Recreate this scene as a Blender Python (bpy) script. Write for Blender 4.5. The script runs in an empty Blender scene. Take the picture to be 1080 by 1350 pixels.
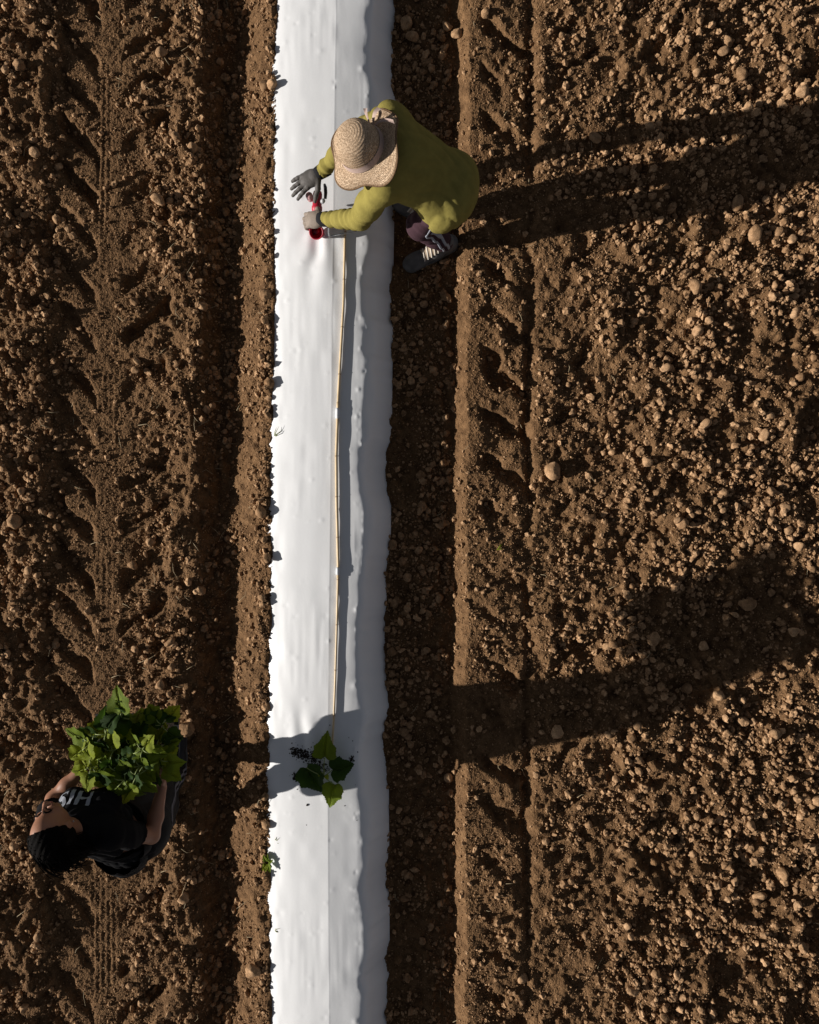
import bpy, math, random
import numpy as np
from mathutils import Vector, Matrix

random.seed(7)
SC = bpy.context.scene
COL = SC.collection
R = math.radians

# ------------------------------------------------------------------ camera, sky, sun, exposure
PX = 200.0          # photo pixels per metre on the soil (z = 0)
CAM_H = 4.825       # drone height
cam_d = bpy.data.cameras.new('camera')
cam = bpy.data.objects.new('camera', cam_d)
COL.objects.link(cam)
cam.location = (0, 0, CAM_H)
cam.rotation_euler = (0, 0, 0)
cam_d.sensor_fit = 'VERTICAL'
cam_d.sensor_height = 24.0
cam_d.lens = 24.0 * PX * CAM_H / 1350.0
cam_d.clip_start = 0.05
cam_d.clip_end = 400
SC.camera = cam

SUN_EL, SUN_AZ = R(17.0), R(10.0)        # shadows run to +x, turned 10 degrees towards +y
sun_to = Vector((-math.cos(SUN_AZ) * math.cos(SUN_EL), -math.sin(SUN_AZ) * math.cos(SUN_EL), math.sin(SUN_EL)))
world = bpy.data.worlds.new('World')
SC.world = world
world.use_nodes = True
wn, wl = world.node_tree.nodes, world.node_tree.links
wn.clear()
sky = wn.new('ShaderNodeTexSky')
sky.sky_type = 'NISHITA'
sky.sun_disc = False
sky.sun_elevation = SUN_EL
sky.sun_rotation = math.atan2(sun_to.x, sun_to.y) % (2 * math.pi)
sky.air_density = 0.46
sky.dust_density = 0.2
hsv = wn.new('ShaderNodeHueSaturation')
hsv.inputs['Saturation'].default_value = 0.36      # the photograph is balanced so that shade stays grey
bg = wn.new('ShaderNodeBackground')
bg.inputs['Strength'].default_value = 0.05
wo = wn.new('ShaderNodeOutputWorld')
wl.new(sky.outputs[0], hsv.inputs['Color'])
wl.new(hsv.outputs[0], bg.inputs['Color'])
wl.new(bg.outputs[0], wo.inputs['Surface'])

sun_d = bpy.data.lights.new('sun', 'SUN')
sun_d.energy = 5.0
sun_d.angle = R(0.55)
sun_d.color = (1.0, 0.955, 0.90)
sun = bpy.data.objects.new('sun', sun_d)
COL.objects.link(sun)
sun.rotation_euler = (-sun_to).to_track_quat('-Z', 'Y').to_euler()
sun.location = sun_to * 30
SC.view_settings.view_transform = 'Standard'
SC.view_settings.look = 'None'
SC.view_settings.exposure = 0.3
SC.view_settings.gamma = 1.0
SC.view_settings.use_curve_mapping = False
SC.cycles.diffuse_bounces = 2


def W(px, py, z=0.0):
    """world point seen at a photo pixel, at height z"""
    f = (CAM_H - z) / CAM_H / PX
    return np.array([(px - 540) * f, (675 - py) * f, z])


# ------------------------------------------------------------------ materials
def mat(name, col, rough=0.8, spec=0.3, var=0.15, vscale=12.0, bump=0.0, bscale=200.0, bdist=0.002, sheen=0.0, transl=None, detail=4.0):
    m = bpy.data.materials.new(name)
    m.use_nodes = True
    n, l = m.node_tree.nodes, m.node_tree.links
    b = n['Principled BSDF']
    b.inputs['Roughness'].default_value = rough
    b.inputs['Specular IOR Level'].default_value = spec
    if sheen:
        b.inputs['Sheen Weight'].default_value = sheen
    tc = n.new('ShaderNodeTexCoord')
    ns = n.new('ShaderNodeTexNoise')
    ns.inputs['Scale'].default_value = vscale
    ns.inputs['Detail'].default_value = detail
    l.new(tc.outputs['Object'], ns.inputs['Vector'])
    cr = n.new('ShaderNodeValToRGB')
    c = np.array(col)
    cr.color_ramp.elements[0].position = 0.3
    cr.color_ramp.elements[1].position = 0.7
    cr.color_ramp.elements[0].color = (*np.clip(c * (1 - var), 0, 1), 1)
    cr.color_ramp.elements[1].color = (*np.clip(c * (1 + var), 0, 1), 1)
    l.new(ns.outputs['Fac'], cr.inputs['Fac'])
    l.new(cr.outputs['Color'], b.inputs['Base Color'])
    if bump:
        nb = n.new('ShaderNodeTexNoise')
        nb.inputs['Scale'].default_value = bscale
        nb.inputs['Detail'].default_value = 3.0
        l.new(tc.outputs['Object'], nb.inputs['Vector'])
        bp = n.new('ShaderNodeBump')
        bp.inputs['Strength'].default_value = bump
        bp.inputs['Distance'].default_value = bdist
        l.new(nb.outputs['Fac'], bp.inputs['Height'])
        l.new(bp.outputs['Normal'], b.inputs['Normal'])
    if transl is not None:
        tr = n.new('ShaderNodeBsdfTranslucent')
        tr.inputs['Color'].default_value = (*transl, 1)
        mx = n.new('ShaderNodeMixShader')
        mx.inputs['Fac'].default_value = 0.4
        l.new(b.outputs[0], mx.inputs[1])
        l.new(tr.outputs[0], mx.inputs[2])
        l.new(mx.outputs[0], n['Material Output'].inputs['Surface'])
    return m


def soil_material(name, dark, light, crumb=True, ks=1.0, bd=0.006):
    m = bpy.data.materials.new(name)
    m.use_nodes = True
    n, l = m.node_tree.nodes, m.node_tree.links
    b = n['Principled BSDF']
    b.inputs['Roughness'].default_value = 0.95
    b.inputs['Specular IOR Level'].default_value = 0.12
    tc = n.new('ShaderNodeTexCoord')
    def noise(s, d=5.0, r=0.6):
        q = n.new('ShaderNodeTexNoise')
        q.inputs['Scale'].default_value = s * ks
        q.inputs['Detail'].default_value = d
        q.inputs['Roughness'].default_value = r
        l.new(tc.outputs['Object'], q.inputs['Vector'])
        return q.outputs['Fac']
    def ramp(f, a, ca, c, cb):
        q = n.new('ShaderNodeValToRGB')
        q.color_ramp.elements[0].position = a
        q.color_ramp.elements[1].position = c
        q.color_ramp.elements[0].color = (*ca, 1)
        q.color_ramp.elements[1].color = (*cb, 1)
        l.new(f, q.inputs['Fac'])
        return q.outputs['Color']
    base = ramp(noise(22.0), 0.3, dark, 0.72, light)
    fine = ramp(noise(160.0, 3.0), 0.3, (0.66, 0.66, 0.66), 0.7, (1.25, 1.2, 1.15))
    wide = ramp(noise(1.7, 3.0), 0.3, (0.86, 0.84, 0.82), 0.7, (1.1, 1.1, 1.08))
    def mul(a, c):
        q = n.new('ShaderNodeMix')
        q.data_type = 'RGBA'
        q.blend_type = 'MULTIPLY'
        q.inputs[0].default_value = 1.0
        l.new(a, q.inputs[6])
        l.new(c, q.inputs[7])
        return q.outputs[2]
    col = mul(mul(base, fine), wide)
    if ks < 1:       # loose lumps: each has its own tone
        oi = n.new('ShaderNodeObjectInfo')
        col = mul(col, ramp(oi.outputs['Random'], 0.0, (0.68, 0.64, 0.60), 1.0, (1.22, 1.22, 1.22)))
    l.new(col, b.inputs['Base Color'])
    bp = n.new('ShaderNodeBump')
    bp.inputs['Strength'].default_value = 0.9
    bp.inputs['Distance'].default_value = bd
    l.new(noise(95.0, 5.0, 0.65), bp.inputs['Height'])
    l.new(bp.outputs['Normal'], b.inputs['Normal'])
    if crumb:
        vo = n.new('ShaderNodeTexVoronoi')
        vo.inputs['Scale'].default_value = 85.0
        l.new(tc.outputs['Object'], vo.inputs['Vector'])
        bp2 = n.new('ShaderNodeBump')
        bp2.invert = True
        bp2.inputs['Strength'].default_value = 0.8
        bp2.inputs['Distance'].default_value = 0.006
        l.new(vo.outputs['Distance'], bp2.inputs['Height'])
        l.new(bp.outputs['Normal'], bp2.inputs['Normal'])
        l.new(bp2.outputs['Normal'], b.inputs['Normal'])
    return m


M_SOIL = soil_material('soil', (0.094, 0.052, 0.025), (0.235, 0.138, 0.069))
M_CLOD = soil_material('clod_soil', (0.225, 0.134, 0.070), (0.540, 0.355, 0.208), crumb=False, ks=0.09, bd=0.004)
M_CRUMB = soil_material('crumb_soil', (0.225, 0.133, 0.069), (0.545, 0.358, 0.210), crumb=False, ks=0.05, bd=0.002)
M_DIRT = soil_material('damp_dirt', (0.020, 0.016, 0.013), (0.05, 0.04, 0.032), crumb=False)
M_FILM = mat('white_plastic_film', (0.80, 0.80, 0.80), rough=0.42, spec=0.4, var=0.02, vscale=3.0, bump=0.15, bscale=60.0, bdist=0.002)
M_STRAW = mat('dry_straw', (0.42, 0.33, 0.20), rough=0.7, var=0.25, vscale=30)
M_BAMBOO = mat('bamboo', (0.56, 0.42, 0.25), rough=0.45, spec=0.4, var=0.2, vscale=9)
M_NODE = mat('bamboo_node', (0.36, 0.25, 0.145), rough=0.6, var=0.2)
M_TAPE = mat('pale_tape', (0.62, 0.63, 0.64), rough=0.5)
M_OLIVE = mat('olive_cloth', (0.245, 0.205, 0.056), rough=0.95, spec=0.05, var=0.10, vscale=18, bump=0.35, bscale=45, bdist=0.006)
M_MAROON = mat('maroon_cloth', (0.052, 0.026, 0.033), rough=0.9, spec=0.15, var=0.12, bump=0.3, bscale=70, bdist=0.005)
M_STRIPE2 = mat('grey_stripe', (0.10, 0.10, 0.115), rough=0.8, var=0.08)
M_STRIPE = mat('pale_stripe', (0.30, 0.31, 0.35), rough=0.8, var=0.08)
M_GLOVE_A = mat('grey_glove', (0.095, 0.086, 0.079), rough=0.65, spec=0.3, var=0.15, vscale=30, bump=0.4, bscale=90, bdist=0.004)
M_GLOVE_B = mat('brown_glove', (0.235, 0.19, 0.155), rough=0.7, spec=0.25, var=0.15, vscale=30, bump=0.4, bscale=90, bdist=0.004)
M_CUFF = mat('black_knit', (0.016, 0.016, 0.018), rough=0.9, spec=0.1, bump=0.4, bscale=220)
M_SHOE = mat('charcoal_canvas', (0.12, 0.115, 0.11), rough=0.85, spec=0.2, var=0.25, vscale=20, bump=0.2, bscale=300)
M_SOLE = mat('grey_rubber', (0.10, 0.098, 0.095), rough=0.8, var=0.2)
M_TONGUE = mat('tan_tongue', (0.40, 0.31, 0.22), rough=0.85, var=0.15)
M_LACE = mat('pale_lace', (0.62, 0.56, 0.48), rough=0.9)
M_SKIN = mat('skin', (0.31, 0.148, 0.088), rough=0.5, spec=0.35, var=0.08, vscale=20)
M_LIP = mat('lips', (0.33, 0.12, 0.09), rough=0.45)
M_EYE = mat('eye_dark', (0.02, 0.015, 0.012), rough=0.3)
M_BLACK = mat('black_jersey', (0.0065, 0.0062, 0.0068), rough=0.9, spec=0.12, var=0.15, bump=0.3, bscale=45, bdist=0.006)
M_PANTS = mat('black_tracksuit', (0.0055, 0.0055, 0.0065), rough=0.75, spec=0.2, var=0.15, bump=0.3, bscale=60, bdist=0.005)
M_HAIR = mat('dark_hair', (0.003, 0.0022, 0.0018), rough=0.8, spec=0.05, var=0.3, vscale=60, bump=0.5, bscale=160, bdist=0.004)
M_PRINT = mat('pale_print', (0.27, 0.285, 0.32), rough=0.7, var=0.12)
M_DSHOE = mat('black_shoe', (0.02, 0.02, 0.021), rough=0.7)
M_WHITE = mat('white_shoe', (0.5, 0.5, 0.52), rough=0.6)
M_TRAY = mat('black_tray_plastic', (0.014, 0.014, 0.018), rough=0.45, spec=0.4)
M_RED = mat('red_plastic', (0.40, 0.010, 0.030), rough=0.5, spec=0.5, var=0.08)
M_DKRED = mat('dark_red_plastic', (0.16, 0.006, 0.014), rough=0.4, spec=0.5)
M_PINK = mat('pale_pink_plastic', (0.60, 0.34, 0.34), rough=0.45)
M_STEEL = mat('steel', (0.42, 0.42, 0.43), rough=0.35, spec=0.6)
M_DARKP = mat('black_plastic', (0.015, 0.013, 0.014), rough=0.4, spec=0.5)
M_BAND = mat('pinkish_ribbon', (0.46, 0.34, 0.29), rough=0.8, var=0.08, bump=0.2, bscale=300)
LEAF = [mat('leaf_%s' % k, c, rough=0.62, spec=0.14, var=0.22, vscale=22, bump=0.4, bscale=70, bdist=0.004, transl=t)
        for k, c, t in (('bright', (0.205, 0.245, 0.018), (0.38, 0.44, 0.03)),
                        ('mid', (0.118, 0.165, 0.014), (0.22, 0.30, 0.022)),
                        ('deep', (0.026, 0.055, 0.009), (0.05, 0.10, 0.012)))]  # bright and deep put sunlit and shaded leaf tones into the colour
M_STEM = mat('pale_stem', (0.25, 0.30, 0.10), rough=0.5, spec=0.3, var=0.15)


def straw_hat_material():
    m = bpy.data.materials.new('woven_straw')
    m.use_nodes = True
    n, l = m.node_tree.nodes, m.node_tree.links
    b = n['Principled BSDF']
    b.inputs['Roughness'].default_value = 0.75
    b.inputs['Specular IOR Level'].default_value = 0.25
    uv = n.new('ShaderNodeUVMap')
    mp = n.new('ShaderNodeMapping')
    mp.inputs['Scale'].default_value = (1, 1, 1)
    l.new(uv.outputs[0], mp.inputs[0])
    w1 = n.new('ShaderNodeTexWave')           # plait rings
    w1.bands_direction = 'Y'
    w1.inputs['Scale'].default_value = 11.0
    w1.inputs['Distortion'].default_value = 0.6
    w1.inputs['Detail'].default_value = 1.0
    l.new(mp.outputs[0], w1.inputs[0])
    br = n.new('ShaderNodeTexBrick')
    br.inputs['Scale'].default_value = 60.0
    br.inputs['Color1'].default_value = (0.64, 0.49, 0.34, 1)
    br.inputs['Color2'].default_value = (0.50, 0.36, 0.235, 1)
    br.inputs['Mortar'].default_value = (0.17, 0.105, 0.055, 1)
    br.inputs['Mortar Size'].default_value = 0.035
    br.inputs['Brick Width'].default_value = 1.1
    br.inputs['Row Height'].default_value = 0.62
    l.new(mp.outputs[0], br.inputs[0])
    tc = n.new('ShaderNodeTexCoord')
    ns = n.new('ShaderNodeTexNoise')
    ns.inputs['Scale'].default_value = 120
    l.new(tc.outputs['Object'], ns.inputs[0])
    rp = n.new('ShaderNodeValToRGB')
    rp.color_ramp.elements[0].position = 0.3
    rp.color_ramp.elements[0].color = (0.6, 0.55, 0.5, 1)
    rp.color_ramp.elements[1].position = 0.7
    rp.color_ramp.elements[1].color = (1.25, 1.22, 1.2, 1)
    l.new(ns.outputs[0], rp.inputs[0])
    mx = n.new('ShaderNodeMix')
    mx.data_type = 'RGBA'
    mx.blend_type = 'MULTIPLY'
    mx.inputs[0].default_value = 1
    l.new(br.outputs['Color'], mx.inputs[6])
    l.new(rp.outputs[0], mx.inputs[7])
    l.new(mx.outputs[2], b.inputs['Base Color'])
    b1 = n.new('ShaderNodeBump')
    b1.inputs['Strength'].default_value = 0.3
    b1.inputs['Distance'].default_value = 0.004
    l.new(w1.outputs['Fac'], b1.inputs['Height'])
    b2 = n.new('ShaderNodeBump')
    b2.inputs['Strength'].default_value = 0.9
    b2.inputs['Distance'].default_value = 0.004
    l.new(br.outputs['Fac'], b2.inputs['Height'])
    b2.invert = True
    l.new(b1.outputs[0], b2.inputs['Normal'])
    l.new(b2.outputs[0], b.inputs['Normal'])
    return m


M_HAT = straw_hat_material()


# ------------------------------------------------------------------ helpers
def mesh_np(name, verts, quads=None, tris=None, smooth=True, uvs=None):
    me = bpy.data.meshes.new(name)
    verts = np.asarray(verts, np.float32)
    nq = 0 if quads is None else len(quads)
    nt = 0 if tris is None else len(tris)
    loops = []
    if nq:
        loops.append(np.asarray(quads, np.int32).ravel())
    if nt:
        loops.append(np.asarray(tris, np.int32).ravel())
    loops = np.concatenate(loops)
    starts = np.concatenate([np.arange(nq) * 4, nq * 4 + np.arange(nt) * 3]).astype(np.int32)
    tot = np.concatenate([np.full(nq, 4), np.full(nt, 3)]).astype(np.int32)
    me.vertices.add(len(verts))
    me.vertices.foreach_set('co', verts.ravel())
    me.loops.add(len(loops))
    me.loops.foreach_set('vertex_index', loops)
    me.polygons.add(nq + nt)
    me.polygons.foreach_set('loop_start', starts)
    me.polygons.foreach_set('loop_total', tot)
    me.polygons.foreach_set('use_smooth', np.full(nq + nt, smooth))
    if uvs is not None:
        ul = me.uv_layers.new(name='UVMap')
        ul.data.foreach_set('uv', np.asarray(uvs, np.float32)[loops].ravel())
    me.update(calc_edges=True)
    me.validate()
    return me


def link(name, me, m=None, parent=None, loc=(0, 0, 0)):
    o = bpy.data.objects.new(name, me)
    COL.objects.link(o)
    o.location = loc
    if parent is not None:
        o.parent = parent
    if m is not None and me is not None and not me.materials:
        me.materials.append(m)
    return o


def tag(o, label=None, cat=None, group=None, kind=None):
    for k, v in (('label', label), ('category', cat), ('group', group), ('kind', kind)):
        if v:
            o[k] = v
    return o


def tube_np(pts, radii, seg=8, cap=True):
    """tube along points; returns verts, quads, tris"""
    pts = np.asarray(pts, float)
    radii = np.broadcast_to(np.asarray(radii, float), (len(pts),))
    n = len(pts)
    tan = np.gradient(pts, axis=0)
    tan /= np.linalg.norm(tan, axis=1)[:, None] + 1e-12
    up = np.array([0, 0, 1.0])
    if abs(tan[0] @ up) > 0.9:
        up = np.array([1.0, 0, 0])
    vs = []
    u = np.cross(tan[0], up)
    for i in range(n):
        u = u - tan[i] * (u @ tan[i])
        u /= np.linalg.norm(u) + 1e-12
        w = np.cross(tan[i], u)
        a = np.linspace(0, 2 * np.pi, seg, endpoint=False)
        vs.append(pts[i] + radii[i] * (np.cos(a)[:, None] * u + np.sin(a)[:, None] * w))
    v = np.concatenate(vs)
    q = []
    for i in range(n - 1):
        for j in range(seg):
            k = (j + 1) % seg
            q.append((i * seg + j, i * seg + k, (i + 1) * seg + k, (i + 1) * seg + j))
    t = []
    if cap:
        c0, c1 = len(v), len(v) + 1
        v = np.concatenate([v, pts[:1], pts[-1:]])
        for j in range(seg):
            k = (j + 1) % seg
            t.append((c0, k, j))
            t.append((c1, (n - 1) * seg + j, (n - 1) * seg + k))
    return v, q, t


def merge(parts):
    V, Q, T, o = [], [], [], 0
    for v, q, t in parts:
        V.append(v)
        if len(q):
            Q.append(np.asarray(q) + o)
        if len(t):
            T.append(np.asarray(t) + o)
        o += len(v)
    return np.concatenate(V), (np.concatenate(Q) if Q else None), (np.concatenate(T) if T else None)


def tube_obj(name, pts, radii, m, parent=None, base=(0, 0, 0), seg=8):
    v, q, t = tube_np(pts, radii, seg)
    return link(name, mesh_np(name, v - np.asarray(base), q, t), m, parent)


def box_np(c, s, Rm=None, taper=1.0):
    s = np.asarray(s) / 2
    v = np.array([[x, y, z] for z in (-1, 1) for y in (-1, 1) for x in (-1, 1)], float)
    v[4:, :2] *= taper
    v = v * s
    if Rm is not None:
        v = v @ np.asarray(Rm).T
    return v + np.asarray(c), [(0, 2, 3, 1), (4, 5, 7, 6), (0, 1, 5, 4), (2, 6, 7, 3), (0, 4, 6, 2), (1, 3, 7, 5)], []


def vnoise(x, y, wl, seed):
    """smooth value noise in -1..1, wavelength wl"""
    rng = np.random.RandomState(seed)
    n = 256
    lat = rng.uniform(-1, 1, (n, n)).astype(np.float32)
    gx, gy = np.asarray(x) / wl + 71.3, np.asarray(y) / wl + 37.7
    ix, iy = np.floor(gx).astype(int), np.floor(gy).astype(int)
    fx, fy = (gx - ix), (gy - iy)
    fx = fx * fx * fx * (fx * (fx * 6 - 15) + 10)
    fy = fy * fy * fy * (fy * (fy * 6 - 15) + 10)
    ix0, iy0, ix1, iy1 = ix % n, iy % n, (ix + 1) % n, (iy + 1) % n
    a = lat[ix0, iy0] * (1 - fx) + lat[ix1, iy0] * fx
    b = lat[ix0, iy1] * (1 - fx) + lat[ix1, iy1] * fx
    return a * (1 - fy) + b * fy


def sstep(x, a, b):
    t = np.clip((x - a) / (b - a), 0, 1)
    return t * t * (3 - 2 * t)


# ------------------------------------------------------------------ terrain shape (u, v are photo pixels on z = 0, 5 mm each)
def row_offset(v):
    return np.interp(v, [-4000, 0, 400, 700, 1000, 1350, 6000], [6, 6, 1, -2, -5, -3, -3])


GU = np.array([-9000, 236, 252, 262, 283, 298, 312, 334, 346, 355, 362, 367, 374, 486, 500, 512, 588, 599, 606, 617, 626, 9000], float)
GZ = np.array([0, 0, -.004, -.02, -.115, -.12, -.078, .0, .046, .060, .066, .045, -.03, -.05, -.10, -.105, -.108, -.10, -.058, .004, .006, 0.0])
FU = np.array([346, 353, 360, 368, 380, 395, 418, 440, 441.5, 462, 474, 481, 486, 493, 500, 508, 517], float)
FZ = np.array([.005, .03, .058, .075, .092, .108, .123, .132, .131, .126, .121, .115, .100, .055, .0, -.062, -.14])


def ground_z(x, y):
    u, v = x * PX + 540, 675 - y * PX
    uo = u - row_offset(v) * np.where(u < 530, 1.0, 0.4)
    uw = uo + 2.6 * vnoise(x, y, 0.09, 3) + 2.2 * vnoise(x, y, 0.3, 4) + 1.8 * vnoise(x, y, .04, 5)
    nearf = sstep(uo, 348, 354) * (1 - sstep(uo, 372, 378))
    uw = uw * (1 - nearf) + (uo + 1.5 * vnoise(y, y * 0, .25, 6) + 1.2 * vnoise(y, y * 0, .08, 7)) * nearf
    z = np.interp(uw, GU, GZ)
    film = sstep(uo, 366, 373) * (1 - sstep(uo, 500, 512))
    rough = (1 - sstep(uo, 62, 84)) + sstep(uo, 150, 215) * (1 - sstep(uo, 262, 272)) * 0.65 + sstep(uo, 258, 275) * (1 - sstep(uo, 300, 312)) * .6 + sstep(uo, 300, 315) * .28 * (1 - sstep(uo, 342, 350)) \
        + sstep(uo, 340, 350) * .22 * (1 - sstep(uo, 362, 372)) + sstep(uo, 510, 530) * (1 - sstep(uo, 585, 600)) * .6 \
        + sstep(uo, 625, 660) * .42 + sstep(uo, 700, 715) * .13 + sstep(uo, 780, 830) * .45
    # rough tilth
    n1 = vnoise(x, y, 0.34, 11)
    n2 = vnoise(x, y, 0.15, 12)
    n3 = vnoise(x, y, 0.068, 13)
    n4 = vnoise(x, y, 0.033, 14)
    n5 = vnoise(x, y, 0.017, 15)
    n0 = vnoise(x, y, 0.62, 10)
    bump = 0.016 * n0 + 0.036 * n1 + 0.034 * n2 + 0.022 * n3 + 0.011 * n4
    bump -= 0.045 * sstep(n1 + .6 * n2 + .5 * n0, 0.55, 1.05)
    bump += 0.013 * np.abs(n3) + 0.012 * np.maximum(0, n2) ** 2
    z = z + bump * rough + 0.0028 * n5 + 0.0022 * n4 + 0.003 * n3
    # left wheel track
    tl = sstep(uo, 60, 78) * (1 - sstep(uo, 205, 240))
    z = z - 0.022 * tl
    z -= 0.04 * np.exp(-((uo - 64) / 7.0) ** 2) * (0.6 + 0.6 * vnoise(x, y, .2, 21))
    wob = 9 * vnoise(x, y, 0.34, 22) + 6 * vnoise(x, y, 0.10, 23) + 2.5 * vnoise(x, y, .05, 20)
    patch = 0.5 + 0.5 * sstep(vnoise(x, y, .42, 33) + .4 * vnoise(x, y, .15, 34), -.5, .4)
    ph = np.mod(v + (130 - uo) * 1.1 + wob, 63.0)
    arm = sstep(uo, 66, 80) * (1 - sstep(uo, 116, 130))
    lug = sstep(ph, 8, 17) * (1 - sstep(ph, 31, 40))
    z -= 0.056 * patch * lug * arm * (0.95 + 0.4 * vnoise(x, y, .25, 24))
    ph2 = np.mod(v + (uo - 165) * 0.62 + 24 + wob, 64.0)
    arm2 = sstep(uo, 154, 166) * (1 - sstep(uo, 212, 228))
    lug2 = sstep(ph2, 6, 14) * (1 - sstep(ph2, 26, 36))
    z -= 0.058 * patch * lug2 * arm2 * (0.95 + 0.5 * vnoise(x, y, .2, 25))
    ctr = sstep(uo, 120, 126) * (1 - sstep(uo, 152, 160))
    z += ctr * sstep(vnoise(x, y * .35, .22, 35), -.1, .8) * (0.0036 * np.sin((uo - row_offset(v) * 0) / 7.4 * 2 * np.pi + 0.7 * vnoise(x, y, .5, 26)) - 0.004)
    # right wheel track
    ph3 = np.mod(v - (uo - 622) * 0.78 + 0.004 * (uo - 640) ** 2 + wob * 1.6, 64.0)
    arm3 = sstep(uo, 628, 645) * (1 - sstep(uo, 690, 702))
    lug3 = sstep(ph3, 6, 15) * (1 - sstep(ph3, 25, 40))
    z -= 0.056 * patch * lug3 * arm3 * (0.95 + 0.6 * vnoise(x, y, .3, 27))
    z -= 0.042 * np.exp(-((uo - 698 - 3 * vnoise(x, y, .25, 28)) / 6.5) ** 2) * (0.9 + .5 * vnoise(x, y, .4, 29))
    ph4 = np.mod(v + (uo - 712) * 0.55 + 30 + wob * 2, 64.0)
    arm4 = sstep(uo, 722, 738) * (1 - sstep(uo, 775, 800))
    lug4 = sstep(ph4, 6, 15) * (1 - sstep(ph4, 25, 36))
    z -= 0.046 * patch * lug4 * arm4 * (0.8 + 0.8 * vnoise(x, y, .25, 30))
    # under the film the bed stays below it
    zf = np.interp(uo, FU, FZ)
    z = np.where(film > 0, np.minimum(z, (1 - film) * z + film * (zf - 0.035)), z)
    return z


def film_z(x, y):
    u, v = x * PX + 540, 675 - y * PX
    uo = u - row_offset(v)
    sh = sstep(uo, 462, 482)
    uo2 = uo - sh * (5.0 * vnoise(y, y * 0, 0.38, 41) + 3.6 * vnoise(y, y * 0, 0.14, 42) + 1.6 * vnoise(y, y * 0, .05, 43))
    uo2 = uo2 - sstep(uo, 486, 498) * (3.5 * vnoise(y, y * 0, .45, 49) + 2.5 * vnoise(y, y * 0, .16, 50))
    uo2 = uo2 + (1 - sstep(uo, 395, 430)) * (5.0 * vnoise(y, y * 0, 0.8, 44))
    z = np.interp(uo2, FU, FZ)
    # smooth the profile a little except at the crease
    zs = (np.interp(uo2 - 4, FU, FZ) + np.interp(uo2 + 4, FU, FZ) + z) / 3
    z = np.where(np.abs(uo - 440) < 6, z, zs)
    flat = sstep(uo, 372, 385) * (1 - sstep(uo, 476, 486))
    z += flat * (0.0022 * vnoise(x, y * .5, 0.2, 45) + 0.0012 * vnoise(x, y * .6, 0.07, 46))
    z += 0.0016 * vnoise(x * 3, y, 0.12, 47) * (1 - flat)
    z += flat * (0.0007 * vnoise(x, y * .06, 0.014, 51) + 0.0009 * vnoise(x, y * .12, 0.035, 52)) * sstep(vnoise(x, y, .5, 53), -.3, .6)
    # pulled folds below the tool and around the planting hole
    for (cx, cy, up, wid, lng, am) in ((425, 312, 0, 26, 110, .0065), (408, 990, 1, 24, 85, .0050)):
        dv = (cy - v) if up else (v - cy)
        fade = sstep(dv, -6, 12) * (1 - sstep(dv, lng * .35, lng)) * np.exp(-((u - cx) / wid) ** 2)
        ang = (u - cx) / (9 + np.maximum(dv, 0) * 0.10)
        z += am * fade * np.sin(ang * 2.6 + 1.4 * vnoise(x, y, .15, 48))
    # dimples at the planting hole
    z -= 0.02 * np.exp(-(((u - 420) / 12) ** 2 + ((v - 1005) / 12) ** 2))
    return z


# ------------------------------------------------------------------ ground sheet (fine where the photo looks, coarse to the horizon)
def axis(lo, hi, step, far):
    a = np.arange(lo, hi + step * .5, step)
    g, d = [], step
    p = a[-1]
    while p < far:
        d *= 1.075 if d < .12 else 1.45
        p = p + d
        g.append(p)
    h, d = [], step
    p = a[0]
    while p > -far:
        d *= 1.075 if d < .12 else 1.45
        p = p - d
        h.append(p)
    return np.concatenate([h[::-1], a, g])


STEP = 0.0070
gx, gy = axis(-3.05, 3.05, STEP, 150), axis(-3.7, 3.7, STEP, 150)
X, Y = np.meshgrid(gx, gy, indexing='ij')
Z = ground_z(X, Y)

rng = np.random.RandomState(5)


def zone_weight(u):
    """how much loose soil lies at u: (density, size)"""
    k = np.array([-700, 50, 74, 84, 140, 160, 205, 258, 268, 300, 314, 342, 348, 357, 361, 506, 514, 592, 602, 622, 632, 694, 706, 790, 830, 1080, 1700], float)
    dn = np.array([1, 1, .6, .28, .18, .45, .85, 1, 1.1, 1.1, .75, .85, 1.6, 1.6, 0, 0, 1.1, 1.1, .6, .5, .38, .38, .55, .7, 1, 1, 1], float)
    sz = np.array([1, 1, .8, .55, .45, .6, .85, .95, 1, .95, .5, .55, .9, 1, 0, 0, .95, .95, .5, .5, .55, .6, .7, .75, 1, 1.05, 1], float)
    return np.interp(u, k, dn), np.interp(u, k, sz)


# fused lumps raised in the sheet itself
nl = 9000
lx, ly = rng.uniform(-3.0, 3.0, nl), rng.uniform(-3.65, 3.65, nl)
lu = lx * PX + 540 - row_offset(675 - ly * PX)
dn, sz = zone_weight(lu)
for i in range(nl):
    if rng.rand() > dn[i] * .9 or sz[i] < .5:
        continue
    r = (0.010 + 0.022 * rng.rand() ** 2.2) * sz[i]
    ex = 1 + .5 * rng.rand()
    ax, ay = (r, r * ex) if rng.rand() < .5 else (r * ex, r)
    i0, i1 = np.searchsorted(gx, [lx[i] - ax, lx[i] + ax])
    j0, j1 = np.searchsorted(gy, [ly[i] - ay, ly[i] + ay])
    if i1 <= i0 or j1 <= j0:
        continue
    sub = Z[i0:i1, j0:j1]
    dd = ((X[i0:i1, j0:j1] - lx[i]) / ax) ** 2 + ((Y[i0:i1, j0:j1] - ly[i]) / ay) ** 2
    hh = np.sqrt(np.maximum(0, 1 - dd)) * r * .9
    Z[i0:i1, j0:j1] = np.where(dd < 1, np.maximum(sub, sub * .4 + .6 * sub.mean() + hh * .9), sub)
inner = (np.abs(X) < 3.05) & (np.abs(Y) < 3.7)
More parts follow.
